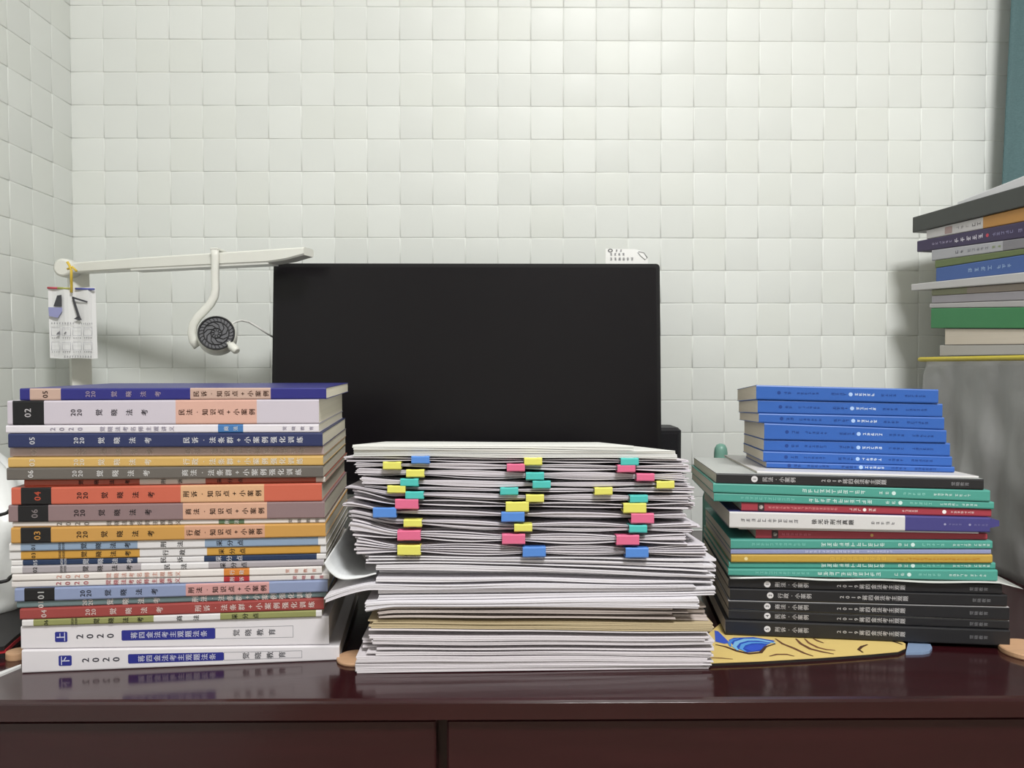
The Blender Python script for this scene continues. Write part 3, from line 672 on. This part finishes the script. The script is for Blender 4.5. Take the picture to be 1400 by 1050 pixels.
b.add([(c.x + ra * math.cos(i * math.pi / 8) * k, 1.0555, c.z - 0.001 + 0.7 * ra * math.sin(i * math.pi / 8) * k) for k in (1, 0.6) for i in range(16)], [(i, (i + 1) % 16, 16 + (i + 1) % 16, 16 + i) for i in range(16)])
b.build('emblem', ink('5a5a5e'), card)
b = MB(); b.tube([at(*q, 1.0555) for q in ((873, 344), (880, 345), (885, 352), (882, 355), (876, 350), (872, 345))], 0.0004, 5); b.build('drawing', ink('9a9a9c'), card)

spk = empty('desk_speaker', (at(906, 600, 1.1).x, 1.13, Z0), 'small black box-shaped speaker half hidden behind the monitor edge', 'speaker')
x1 = at(932, 600, 1.1).x; zt = at(930, 585, 1.1).z
b = MB(); b.box(x1 - 0.085, x1, 1.1, 1.165, Z0, zt, 0, 0.004); b.build('cabinet', mat('1a191d', 0.5, 0.05), spk)
b = MB(); b.box(x1 - 0.079, x1 - 0.006, 1.0985, 1.1005, Z0 + 0.008, zt - 0.008, 0, 0.0006); b.build('front_grille', mat('141317', 0.8, 0.2, 400, 0.5, 900), spk)

# ------------------------------------------------------------------ desk lamp, fan and hanging leaflet
M_lamp = mat('e4e4dc', 0.35, 0.03)
M_lampd = mat('b9b9ac', 0.4, 0.03)
LD = 1.085
pb0 = at(99, 525, LD); kz = at(92, 368, LD)
lamp = empty('desk_lamp', (pb0.x - 0.003, LD + 0.02, Z0), 'cream white desk lamp with a long level bar reaching over the monitor', 'lamp')
def rot2(x, y, a): return x * math.cos(a) - y * math.sin(a), x * math.sin(a) + y * math.cos(a)
b = MB(); rings = []
for z in (Z0 + 0.012, kz.z - 0.004):
    f = (z - Z0) / (kz.z - Z0); cx = pb0.x + 0.004 + (kz.x - pb0.x) * f
    rings.append([(cx + rot2(x, y, 0.62)[0], LD + 0.02 + rot2(x, y, 0.62)[1], z) for x, y in ((-0.0125, -0.0125), (0.0125, -0.0125), (0.0125, 0.0125), (-0.0125, 0.0125))])
b.loft(rings); b.build('post', M_lamp, lamp)
b = MB(); cx, cy = pb0.x - 0.003, LD + 0.02
b.loft([[(cx + r_ * math.cos(i * math.pi / 16), cy + r_ * 0.7 * math.sin(i * math.pi / 16), z) for i in range(32)] for r_, z in ((0.07, Z0), (0.07, Z0 + 0.009), (0.066, Z0 + 0.013))]); b.build('base', M_lamp, lamp)
kc = at(91, 367, LD - 0.004)
b = MB(); b.loft([[(kc.x + r_ * math.cos(i * math.pi / 12), kc.y + y, kc.z + r_ * math.sin(i * math.pi / 12)) for i in range(24)] for r_, y in ((0.0095, -0.012), (0.0125, -0.010), (0.0130, -0.004), (0.0130, 0.018), (0.010, 0.02))], 0, True, True, True)
b.build('pivot_knob', M_lamp, lamp)
# bar: level, its far end comes towards the viewer
E0 = at(104, 366, 1.088); zb_ = E0.z
def onlevel(px, py, z):
    r_ = ray(px, py); t = (z - CAMLOC.z) / r_.z; return CAMLOC + r_ * t
dR = 0.985; E1 = at(422, 349, dR)
ax = (Vector((E1.x, E1.y, 0)) - Vector((E0.x, E0.y, 0))); Lb = ax.length; ax.normalize(); nx = Vector((-ax.y, ax.x, 0))
b = MB(); rings = []
for t, h0, h1, wd in ((0, -0.0085, 0.006, 0.010), (0.3, -0.008, 0.0075, 0.012), (0.86, -0.0085, 0.0085, 0.013), (0.93, -0.0062, 0.0088, 0.013), (1.0, -0.001, 0.009, 0.012)):
    p = Vector((E0.x, E0.y, E0.z)) + ax * Lb * t + Vector((0, 0, (E1.z - E0.z) * t))
    rings.append([p + nx * (wd * sy) + Vector((0, 0, z)) for sy, z in ((-1, h0 + 0.002), (-0.85, h0), (0.85, h0), (1, h0 + 0.002), (1, h1 - 0.002), (0.8, h1), (-0.8, h1), (-1, h1 - 0.002))])
b.loft(rings); b.build('light_bar', M_lamp, lamp)
b = MB(); q = []
for t, h0 in ((0.28, -0.008), (0.86, -0.0085)):
    p = E0 + ax * Lb * t + Vector((0, 0, (E1.z - E0.z) * t))
    q.append([p + nx * 0.0115 * s + Vector((0, 0, h0 - z)) for s, z in ((-1, 0.0018), (1, 0.0018), (1, -0.0004), (-1, -0.0004))])
b.loft(q); b.build('diffuser', mat('dcdcd6', 0.4, 0.03), lamp)

# little fan hooked over the bar
def barpt(px):
    f = (px - 104) / (422 - 104); d = 1.088 + (dR - 1.088) * f * 1.06; return d
FDp = barpt(293) - 0.018
fan = empty('clip_fan', at(290, 480, FDp), 'small white round fan with curved neck hanging from the lamp bar', 'fan')
path = [(293.5, 341), (294, 350), (294, 380), (294.5, 395), (293, 405), (288, 415), (280, 424), (271, 433), (264.5, 443), (262, 455), (264, 466), (270, 474)]
b = MB(); rings = []
for i, (x, y) in enumerate(path):
    p = at(x, y, FDp); q0 = at(*path[max(0, i - 1)], FDp); q1 = at(*path[min(len(path) - 1, i + 1)], FDp)
    t = (q1 - q0).normalized(); s = Vector((t.z, 0, -t.x)); wd = 0.0052 if i > 3 else 0.0048
    rings.append([p + s * (wd * a) + Vector((0, c_, 0)) for a, c_ in ((-1, -0.001), (-0.7, -0.003), (0.7, -0.003), (1, -0.001), (1, 0.002), (-1, 0.002))])
b.loft(rings, 0, True, True, True)
top = at(293.5, 341, FDp)
b.box(top.x - 0.005, top.x + 0.005, FDp - 0.003, FDp + 0.034, top.z - 0.001, top.z + 0.002, 0, 0.0006)
b.box(top.x - 0.005, top.x + 0.005, FDp + 0.032, FDp + 0.035, top.z - 0.02, top.z + 0.002, 0, 0.0006)
b.build('neck', M_lamp, fan)
fc = at(296, 456, FDp - 0.014); yaw, pit = math.radians(16), math.radians(-14)
FR = Euler((pit, 0, yaw)).to_matrix()
def FP(x, y, z): return fc + FR @ Vector((x, y, z))
R_ = 0.0232
b = MB(); b.loft([[FP(r_ * math.cos(i * math.pi / 20), y, r_ * math.sin(i * math.pi / 20)) for i in range(40)] for r_, y in ((R_ * 0.93, -0.0015), (R_ * 1.0, 0.0), (R_ * 1.06, 0.004), (R_ * 1.06, 0.018), (R_ * 0.8, 0.024))], 0, True, True, True)
hd = b.build('head', M_lamp, fan)
b = MB(); b.loft([[FP(r_ * math.cos(i * math.pi / 20), y, r_ * math.sin(i * math.pi / 20)) for i in range(40)] for r_, y in ((R_ * 0.94, -0.0016), (R_ * 0.93, -0.0019))])
b.build('disc', mat('56565a', 0.5, 0.1), fan)
b = MB()
def circ(r_, w_, n_=40): b.tube([FP(r_ * math.cos(i * 2 * math.pi / n_), -0.0024, r_ * math.sin(i * 2 * math.pi / n_)) for i in range(n_ + 1)], w_, 5, 0, False)
circ(R_ * 0.93, 0.0012); circ(R_ * 0.66, 0.0007); circ(R_ * 0.28, 0.0007)
for i in range(26):
    a = i * 2 * math.pi / 26; b.tube([FP(R_ * r_ * math.cos(a + dr), -0.0024, R_ * r_ * math.sin(a + dr)) for r_, dr in ((0.66, 0), (0.8, 0.06), (0.93, 0.16))], 0.0004, 4, 0, False)
for i in range(9):
    a = i * 2 * math.pi / 9; b.tube([FP(R_ * r_ * math.cos(a + dr), -0.0024, R_ * r_ * math.sin(a + dr)) for r_, dr in ((0.1, 0), (0.3, 0.25), (0.5, 0.65), (0.66, 1.1))], 0.0006, 4, 0, False)
b.build('grille', mat('151518', 0.4, 0.03), fan)
b = MB(); kd = [at(313, 470, FDp - 0.01), at(318, 474.5, FDp - 0.014), at(323, 479, FDp - 0.018), at(324.5, 480.5, FDp - 0.019)]
b.tube(kd, [0.0055, 0.0055, 0.0052, 0.0035], 12); b.build('knob', M_lamp, fan)
b = MB(); cb = [(317, 443, FDp), (322, 440, FDp + 0.01), (330, 438, FDp + 0.02), (340, 440, FDp + 0.03), (352, 447, FDp + 0.035), (364, 455, FDp + 0.04), (385, 468, 1.10)]
b.tube([at(*c_) for c_ in cb], 0.0014, 6); b.build('cable', mat('dcdcd8', 0.5, 0.03), fan)

# leaflet on its string
LFd = LD - 0.03
lf = empty('leaflet', at(98, 490, LFd), 'white printed leaflet with lamp drawings hanging from the lamp pivot on a yellow band', 'leaflet')
b = MB(); rings = []
for i in range(13):
    px = 65.5 + (130.5 - 65.5) * i / 12; dy = 0.0016 * math.sin(i * 1.1) + (0.003 if i > 10 else 0)
    p0 = at(px + 3 * 0, 393 + 0.4 * math.sin(i), LFd + dy); p1 = at(px + 3, 490 - 0.5 * math.cos(i * 0.9), LFd + dy)
    rings.append([p0, p1, p1 + Vector((0, 0.0004, 0)), p0 + Vector((0, 0.0004, 0))])
b.loft(rings, 0, True); b.build('sheet', mat('e6e6e6', 0.6, 0.02), lf)
PD = LFd - 0.0035
def poly(mb, pts, d=PD): mb.add([at(x, y, d) for x, y in pts], [tuple(range(len(pts)))])
b = MB(); poly(b, [(85, 402), (89, 402), (89, 404), (96, 404), (96, 419), (79, 419)][:6]) if False else poly(b, [(78, 404), (84, 403), (84.5, 410), (84.5, 419), (73, 419)])
poly(b, [(98, 407), (101, 406.5), (110, 434), (106, 434)]); poly(b, [(98, 405), (120, 412), (119, 414), (99, 408)]); poly(b, [(105, 433), (110, 434), (112, 437.5), (108, 438), (101, 436)])
b.build('lamp_drawing', ink('47474c'), lf)
b = MB(); poly(b, [(66, 420), (85, 420.5), (85, 425), (79, 434.5), (67, 432)]); b.build('blue_drawing', ink('9a9cc8'), lf)
b = MB()
for y0 in (448, 468):
    for i in range(4):
        x0 = 70.5 + i * 14.6; x1_ = x0 + 11.5; y1 = y0 + 10.5
        for a_, c_ in (((x0, y0), (x1_, y0)), ((x1_, y0), (x1_, y1)), ((x1_, y1), (x0, y1)), ((x0, y1), (x0, y0))): b.tube([at(*a_, PD), at(*c_, PD)], 0.00022, 4)
b.build('icon_box', ink('b0b0ba'), lf)
b = MB(); rr = random.Random(5)
strokes(b, 69, 102, 442, 3, PD, rr); strokes(b, 107, 127, 442.5, 2.4, PD, rr); strokes(b, 87, 126, 487.5, 3, PD, rr)
for y in (462, 481):
    for i in range(4): strokes(b, 70.5 + i * 14.6, 82 + i * 14.6, y, 2.4, PD, rr)
poly(b, [(78, 455), (82, 452.5), (81.5, 457), (77, 458)]); poly(b, [(88, 455), (90, 453), (91, 454.5), (87, 457.5)])
b.build('print', ink('77777c'), lf)
for nm, x0, x1_, hx in (('red_strip', 65, 79, 'c8525e'), ('olive_strip', 79, 95, 'b0b05a'), ('blue_strip', 103, 129, '5a62ac')):
    b = MB(); b.tube([at(x0, 393.5 + (x0 - 65) * 0.03, LFd - 0.001), at(x1_, 393.5 + (x1_ - 65) * 0.03, LFd - 0.001)], 0.0014, 6); b.build(nm, mat(hx, 0.5, 0.03), lf)
b = MB(); b.tube([at(x, y, LFd - 0.014 + 0.01 * (y > 385)) for x, y in ((92, 358), (95, 363), (97.5, 370), (97.5, 382), (97.8, 392), (97.5, 400))], 0.0018, 6)
b.tube([at(x, y, LFd - 0.014) for x, y in ((92, 368), (99, 365), (105, 371))], 0.0016, 6); b.build('yellow_band', mat('e2c24c', 0.5, 0.05), lf)

# ------------------------------------------------------------------ right: curtain, soft storage bin, pile of books on it
CD = 1.135
cu = MB(); rings = []
for i in range(70):
    t = i / 69; rows = []
    for j in range(10):
        z = 0.31 + (1.75 - 0.31) * j / 9
        xl_ = at(1372, 240, CD).x + (z - 0.53) * 0.032
        rows.append((xl_ + t * 0.5, CD + 0.012 * math.sin(i * 0.75) * min(1, i / 8) + 0.002 * math.sin(j + i), Z0 + z))
    rings.append(rows + [(x, y + 0.0015, z) for x, y, z in reversed(rows)])
cu.loft(rings, 0, True, True, True)
M_cur = mat('5d7679', 0.9, 0.22, 260, 0.6, 700, 0.1, stretch=(1, 1, 2.5))
cur = smart(cu.build('curtain', M_cur, None, centre_of(cu)), 'teal grey woven curtain hanging at the wall beside the tiles', 'curtain')

BX0, BX1, BY0, BY1, BH = 0.597, 0.97, 0.70, 1.118, 0.266
bin_ = empty('storage_bin', ((BX0 + BX1) / 2, (BY0 + BY1) / 2, Z0), 'soft grey fabric storage bin with wrinkled sides and yellow piping', 'storage bin')
def per(t, r_=0.03, inset=0.0):
    x0, x1_, y0, y1 = BX0 + inset, BX1 - inset, BY0 + inset, BY1 - inset
    segs = [((x1_ - r_, y1 - r_), 0), ((x0 + r_, y1 - r_), 90), ((x0 + r_, y0 + r_), 180), ((x1_ - r_, y0 + r_), 270)]
    return segs
def ring(z, inset, amp):
    pts = []; x0, x1_, y0, y1 = BX0 + inset, BX1 - inset, BY0 + inset, BY1 - inset; r_ = 0.03
    cs = [(x1_ - r_, y1 - r_, 0), (x0 + r_, y1 - r_, 90), (x0 + r_, y0 + r_, 180), (x1_ - r_, y0 + r_, 270)]
    raw = []
    for i, (cx, cy, s) in enumerate(cs):
        for k in range(7): a = math.radians(s + 15 * k); raw.append((cx + r_ * math.cos(a), cy + r_ * math.sin(a), math.cos(a), math.sin(a)))
        nx_, ny_, s2 = cs[(i + 1) % 4]; a1 = math.radians(s + 90)
        pA = (cx + r_ * math.cos(a1), cy + r_ * math.sin(a1)); pB = (nx_ + r_ * math.cos(a1), ny_ + r_ * math.sin(a1))
        for k in range(1, 36): t = k / 36; raw.append((pA[0] + (pB[0] - pA[0]) * t, pA[1] + (pB[1] - pA[1]) * t, math.cos(a1), math.sin(a1)))
    h = z / BH
    for i, (x, y, nx_, ny_) in enumerate(raw):
        q = i * 0.45
        d = amp * (0.5 * math.sin(q * 1.3 + 2.2 * math.sin(h * 3 + q * 0.1)) + 0.3 * math.sin(q * 2.9 + h * 4) + 0.35 * math.sin(q * 0.37 - h * 7) + 0.2 * math.sin(h * 19 + q))
        pts.append((x + nx_ * d, y + ny_ * d, Z0 + z))
    return pts
b = MB(); rings = []
for j in range(25):
    h = j / 24; amp = 0.009 * (math.sin(math.pi * min(1, h * 0.9 + 0.06)) ** 0.6) * (0.35 if h > 0.95 else 1)
    rings.append(ring(BH * h, 0.002 + 0.006 * (1 - math.sin(math.pi * (0.15 + 0.7 * h))), amp))
rings.append(ring(BH, 0.012, 0.0)); rings.append(ring(BH - 0.001, 0.1, 0.0))
b.loft(rings, 0, True, True, True); b.build('body', mat('a2a2a2', 0.45, 0.12, 8, 0.25, 90, 0.4), bin_)
b = MB(); rp = ring(BH - 0.002, -0.001, 0.001); b.tube(rp + rp[:1], 0.0032, 6, 0, False); b.build('piping', mat('c9b843', 0.5, 0.06), bin_)

XP = 0.587
QS = Stack((XP, 1.135), (XP + 0.075, 0.80), BH + 0.0022)
GQ = 'books piled on the grey storage bin'
PL = 'in the pile on the grey bin'
def pile(name, xL, xR, yL, y14, col, bands, items, label, cat='book', **k): return book(QS, name, xL, xR, yL, y14, col, bands, items, label, GQ, xe=1400, cat=cat, **k)
pile('hardback_book', 1285, 1480, 472, 471, 'b4b0ac', [(0, 'b8b4b0')], [], 'pale grey folder lying flat at the bottom of the pile on the bin', cat='folder', w=0.2)
pile('paperback_book', 1291, 1490, 449, 449.5, '4a4442', [(0, '4a4442')], [], 'dark covered book showing its cream page edges near the bottom of the pile', flip=True, w=0.18, pages='d0c6b8')
pile('hardback_book', 1273, 1470, 421.4, 420, '3f8a55', [(0, '3f8f58')], [], 'thick green book in the middle of the pile on the bin', w=0.19)
pile('paperback_book', 1271, 1470, 415, 410.5, 'b4b2b2', [(0, 'bab8b8')], [], 'thin pale grey book resting on the green one', w=0.19)
pile('paperback_book', 1274, 1470, 404.5, 397.5, 'a09ca2', [(0, 'a49fa6')], [], 'grey mauve book above the thin pale grey one', w=0.19)
pile('paperback_book', 1274, 1470, 396, 386.5, '8f8a72', [(0, '8b8c6c'), (1322, '9a8c80')], [], 'olive and tan spined book under the sagging white papers', w=0.19)
pile('paper_bundle', 1246, 1470, 388.5, 372, 'c8c6c6', [(0, 'ccc9c9')], [], 'sagging white papers sticking out in the middle of the pile on the bin', cat='paper bundle', w=0.2, r=-0.004)
pile('paperback_book', 1280, 1470, 366.5, 348, '4a68ae', [(0, '4668b0')], [('fine', 1322, 1358, '9ab4d8', 7), ('fine', 1362, 1384, '9ab4d8', 6)], 'medium blue paperback above the sagging white papers', w=0.185)
pile('slim_booklet', 1278.6, 1470, 356, 339.5, '6c7c4c', [(0, '6c7c4c')], [], 'thin olive green booklet on the medium blue paperback', w=0.185)
pile('paperback_book', 1274, 1450, 342, 325, 'b0aeb2', [(0, 'b4b4ba'), (1371, '8a888e')], [('fine', 1305, 1318, '5f5f68', 5), ('fine', 1322, 1352, '8a8a90', 5), ('fine', 1355, 1370, '8a9a6a', 5)], 'white and grey paperback under the purple one', w=0.185)
pile('paperback_book', 1254, 1435, 329.5, 302.5, '44395e', [(0, '44395e')], [('fine', 1274, 1302, 'a8a0bc', 4), ('fine', 1304, 1345, 'd8d4e0', 7), ('disc', 1350, 2, 'c04a5a'), ('fine', 1356, 1386, '8a86a8', 5), ('fine', 1390, 1400, '8a86a8', 6)], 'dark purple paperback with white lettering under the white and orange one', w=0.185)
pile('paperback_book', 1267, 1440, 314.5, 283, 'c08a48', [(0, 'cac6c6'), (1344, 'c4893f')], [('panel', 1292, 1302, 0.7, 'a08a88'), ('fine', 1306, 1326, '9a9698', 5), ('fine', 1328, 1342, '6a6668', 6)], 'white and orange spined paperback under the dark grey binder', w=0.185)
pile('binder', 1248, 1424, 297, 253, '4c4e4c', [(0, '4a4c4a')], [], 'dark charcoal grey binder on top of the pile on the bin', cat='binder', w=0.21, r=-0.003, tb=0.0015)
pile('paper_bundle', 1309, 1450, 276, 240, 'd6d6da', [(0, 'dcdce0')], [], 'white papers lying on the charcoal binder at the top of the pile', cat='paper bundle', w=0.18, r=0.008)

# ------------------------------------------------------------------ illustrated mat, grey-blue ruler, wooden discs
def gpoly(pts, z): return [ground(x, y, z) for x, y in pts]
MT = 0.003
out = gpoly([(962, 906.5), (1040, 903.5), (1120, 899), (1190, 894), (1228, 890.5), (1238, 886), (1238, 880)], MT)
tail = [ground(1226, 873, MT) + Vector((0.0, 0.0, 0)), Vector((0.352, 0.80, Z0 + MT)), Vector((0.25, 0.80, Z0 + MT)), Vector((0.222, 0.76, Z0 + MT)), Vector((0.1915, 0.715, Z0 + MT))]
mt = empty('mouse_mat', (0.27, 0.75, Z0), 'yellow mat with blue swirls and brown curves under the black books', 'mat')
b = MB(); pts = out + tail; b.loft([[p - Vector((0, 0, MT)) for p in pts], [p - Vector((0, 0, 0.0006)) for p in pts]])
b.build('rubber_base', mat('1f1b1a', 0.8, 0.1), mt)
b = MB(); b.loft([[p - Vector((0, 0, 0.0006)) for p in pts], pts]); b.build('printed_top', mat('d9bf78', 0.55, 0.06, 40), mt)
def deco(name, pts, hx, dz):
    b_ = MB(); P_ = gpoly(pts, MT + dz); b_.add(P_, [tuple(range(len(P_)))]); b_.build(name, ink(hx), mt)
def curve(name, pts, wpx, hx, dz=0.0003):
    b_ = MB(); P_ = [ground(x, y, MT + dz) for x, y in pts]; L_ = []; R2 = []
    for i, p in enumerate(P_):
        t = (P_[min(i + 1, len(P_) - 1)] - P_[max(0, i - 1)]); t.z = 0; t.normalize(); s = Vector((-t.y, t.x, 0)); k = wpx * 0.00065 * (0.25 + math.sin(math.pi * (i + 0.4) / (len(P_) - 0.2)))
        L_.append(p + s * k); R2.append(p - s * k)
    m_ = len(P_); b_.add(L_ + R2, [(i, i + 1, m_ + i + 1, m_ + i) for i in range(m_ - 1)]); b_.build(name, ink(hx), mt)
deco('blue_swirl', [(977, 862), (982, 863), (990, 871), (998, 879), (990, 880), (978, 877)], '3a58c0', 0.00025)
deco('blue_swirl', [(996, 875), (1003, 872), (1030, 871), (1060, 876), (1048, 882), (1040, 890), (1022, 892), (1006, 886)], '2c4fb6', 0.00025)
curve('pale_swirl', [(1009, 889), (1004, 884), (1008, 878), (1020, 874.5), (1036, 874.5), (1050, 877), (1060, 879)], 3.4, '7db8e4', 0.0004)
curve('pale_swirl', [(1020, 891), (1013, 887), (1016, 881.5), (1026, 878.5), (1040, 878.5), (1052, 880)], 2.6, '5a9ade', 0.00045)
curve('pale_swirl', [(999, 884), (997, 879), (1001, 875), (1010, 873)], 2.0, '4a86d6', 0.00045)
deco('blue_swirl', [(1018, 887), (1023, 882.5), (1034, 881), (1045, 882), (1040, 888), (1028, 890.5)], '3658c8', 0.00055)
curve('brown_curve', [(978, 881), (992, 884), (1008, 890), (1024, 893.5), (1040, 892), (1047, 884), (1060, 880)], 2.2, '4a3020')
curve('brown_curve', [(1060, 873), (1070, 880), (1085, 886), (1100, 893), (1112, 897)], 2.0, '6a4630')
curve('brown_curve', [(1088, 873), (1095, 880), (1108, 887), (1124, 891), (1140, 894)], 2.2, '6a4630')
curve('brown_curve', [(1100, 873), (1106, 879), (1118, 885), (1130, 888), (1142, 889)], 1.8, '7a5238')
curve('brown_curve', [(1112, 873), (1118, 876), (1126, 879)], 1.6, '6a4630')
curve('brown_curve', [(1052, 897), (1062, 894.5), (1076, 894.5), (1086, 897)], 1.6, '6a4630')
curve('brown_curve', [(1186, 881), (1178, 884), (1174, 888), (1180, 892)], 1.8, '4a3020')
curve('brown_curve', [(1212, 872), (1222, 877), (1234, 881)], 1.6, '3a2a1e')
curve('brown_curve', [(966, 899), (985, 899.5), (1002, 901)], 1.4, '8a6a40')
b = MB(); P_ = gpoly([(1238.5, 892.2), (1262, 891.8), (1271, 890), (1274.5, 885.5), (1272, 880.5), (1262, 877.5), (1242, 877)], 0.0022)
P_ += [Vector((0.366, 0.73, Z0 + 0.0022)), Vector((0.362, 0.70, Z0 + 0.0022))][:0]
b.loft([[p - Vector((0, 0, 0.0022)) for p in P_], P_])
smart(b.build('ruler', mat('8296b4', 0.35, 0.05), None, centre_of(b)), 'grey blue plastic strip with rounded end poking out beside the yellow mat', 'ruler')
def disc(px, py, r_, h, label):
    c = ground(px, py, 0); b_ = MB()
    b_.loft([[(c.x + q * math.cos(i * math.pi / 20), c.y + q * math.sin(i * math.pi / 20), Z0 + z) for i in range(40)] for q, z in ((r_ * 0.97, 0), (r_, 0.001), (r_, h - 0.001), (r_ * 0.97, h))])
    smart(b_.build('wooden_disc', mat('c19a78', 0.6, 0.2, 30, stretch=(1, 10, 1)), None, (c.x, c.y, Z0)), label, 'coaster', 'small wooden discs lying on the desk')
disc(1407, 893, 0.0235, 0.005, 'small round wooden disc lying on the desk beside the black books')
disc(24, 899, 0.009, 0.006, 'small tan wooden disc beside the bottom white book, near the red edged notebook')
disc(486, 902, 0.016, 0.003, 'tan wooden disc on the desk between the book stack and the paper tower')

# green bottle top behind the blue books
gx = at(985.5, 612, 0.985); zt = at(985, 606.5, 0.985).z
b = MB(); b.loft([[(gx.x + q * math.cos(i * math.pi / 12), 0.985 + q * math.sin(i * math.pi / 12), z) for i in range(24)] for q, z in ((0.022, Z0), (0.0225, Z0 + 0.004), (0.0225, Z0 + 0.085), (0.018, Z0 + 0.1), (0.009, Z0 + 0.112), (0.0085, zt - 0.012), (0.0078, zt - 0.006), (0.0055, zt - 0.0015), (0.002, zt))], 0, True, True, True)
smart(b.build('bottle', mat('6f9a8c', 0.4, 0.1, spec=0.5), None, (gx.x, 0.985, Z0)), 'green bottle with rounded tip showing behind the blue books', 'bottle')

# ------------------------------------------------------------------ left edge: notebook, crumpled white bag, cables, stick
nb = empty('notebook', (-0.50, 0.74, Z0), 'black notebook with a red page edge lying under the crumpled white bag', 'notebook')
q = [ground(-110, 915), ground(6, 900), ground(21, 886), Vector((-0.475, 0.86, Z0)), Vector((-0.62, 0.86, Z0))]
q = [Vector((p.x, p.y, 0)) for p in q]
b = MB(); b.loft([[p + Vector((0, 0, Z0 + z)) for p in q] for z in (0, 0.004)]); b.build('cover', mat('1d1a1c', 0.5, 0.1), nb)
b = MB(); b.loft([[p + Vector((0.0005, 0.0015, Z0 + z)) for p in q] for z in (0.0041, 0.007)]); b.build('red_edge', mat('b02a34', 0.5, 0.08), nb)
b = MB(); b.loft([[p + Vector((0, 0, Z0 + z)) for p in q] for z in (0.0071, 0.0105)]); b.build('cover', mat('1d1a1c', 0.5, 0.1), nb)
b = MB(); cx, cy, cz = -0.552, 0.815, Z0 + 0.0107
NU, NV = 44, 22; rings = []
for j in range(NV + 1):
    v = j / NV; rings.append([])
    for i in range(NU):
        a = 2 * math.pi * i / NU; pr = math.sin(math.pi * (0.5 + 0.5 * v)) ** 0.55 if v > 0 else 1
        wob = 1 + 0.07 * math.sin(5 * a + 6 * v) + 0.05 * math.sin(9 * a - 11 * v) + 0.04 * math.sin(3 * a + 17 * v)
        rx, ry, rz = 0.074, 0.09, 0.150
        rings[-1].append((cx + rx * pr * wob * math.cos(a), cy + ry * pr * wob * math.sin(a), cz + rz * v * (1 - 0.05 * math.sin(4 * a))))
b.loft(rings, 0, True, True, True)
smart(b.build('plastic_bag', mat('e4e6e6', 0.35, 0.04, 20, 0.4, 40, 0.5), None, (cx, cy, cz)), 'crumpled white plastic bag at the left of the tall colourful stack', 'bag')
def cpath(z, y, k):
    f = Z0 + 0.0018
    return [Vector((-0.645, 0.640 - k, f)), Vector((-0.61, 0.655 - k, f)), Vector((-0.57, 0.670 - k, Z0 + z * 0.6)), Vector((-0.50, 0.68 - k, Z0 + z * 0.97)), at(0, y + 4, 0.686 - k), at(14, y - 3, 0.694 - k), at(27, y - 6, 0.708 - k), Vector((-0.436 + k * 0.5, 0.76 - k, Z0 + z * 0.8)), Vector((-0.44 + k * 0.5, 0.84 - k, Z0 + 0.02)), Vector((-0.445, 0.88 - k, f)), Vector((-0.45 - k, 0.92 - k, f))]
b = MB()
for P_ in (cpath(0.118, 700, 0.0), cpath(0.062, 792, 0.014)):
    S_ = []
    for i in range(len(P_) - 1):
        for q in range(5):
            t = q / 5; q4 = [P_[max(0, min(len(P_) - 1, i + k))] for k in (-1, 0, 1, 2)]
            v = 0.5 * ((2 * q4[1]) + (-q4[0] + q4[2]) * t + (2 * q4[0] - 5 * q4[1] + 4 * q4[2] - q4[3]) * t * t + (-q4[0] + 3 * q4[1] - 3 * q4[2] + q4[3]) * t ** 3)
            v.z = max(v.z, Z0 + 0.0018); S_.append(v)
    S_.append(P_[-1]); b.tube(S_, 0.0016, 6)
smart(b.build('cable', mat('1c1c1e', 0.5, 0.05), None, centre_of(b)), 'black cable in two loops beside the crumpled white bag', 'cable')
b = MB(); b.prism([ground(-30, 938, 0), ground(29, 913.5, 0), ground(29, 911, 0), ground(-30, 933, 0)], (0, 0, 0.002))
smart(b.build('plastic_strip', mat('dcdcdc', 0.5, 0.03), None, centre_of(b)), 'narrow white strip lying on the desk beside the bottom white book', 'strip')
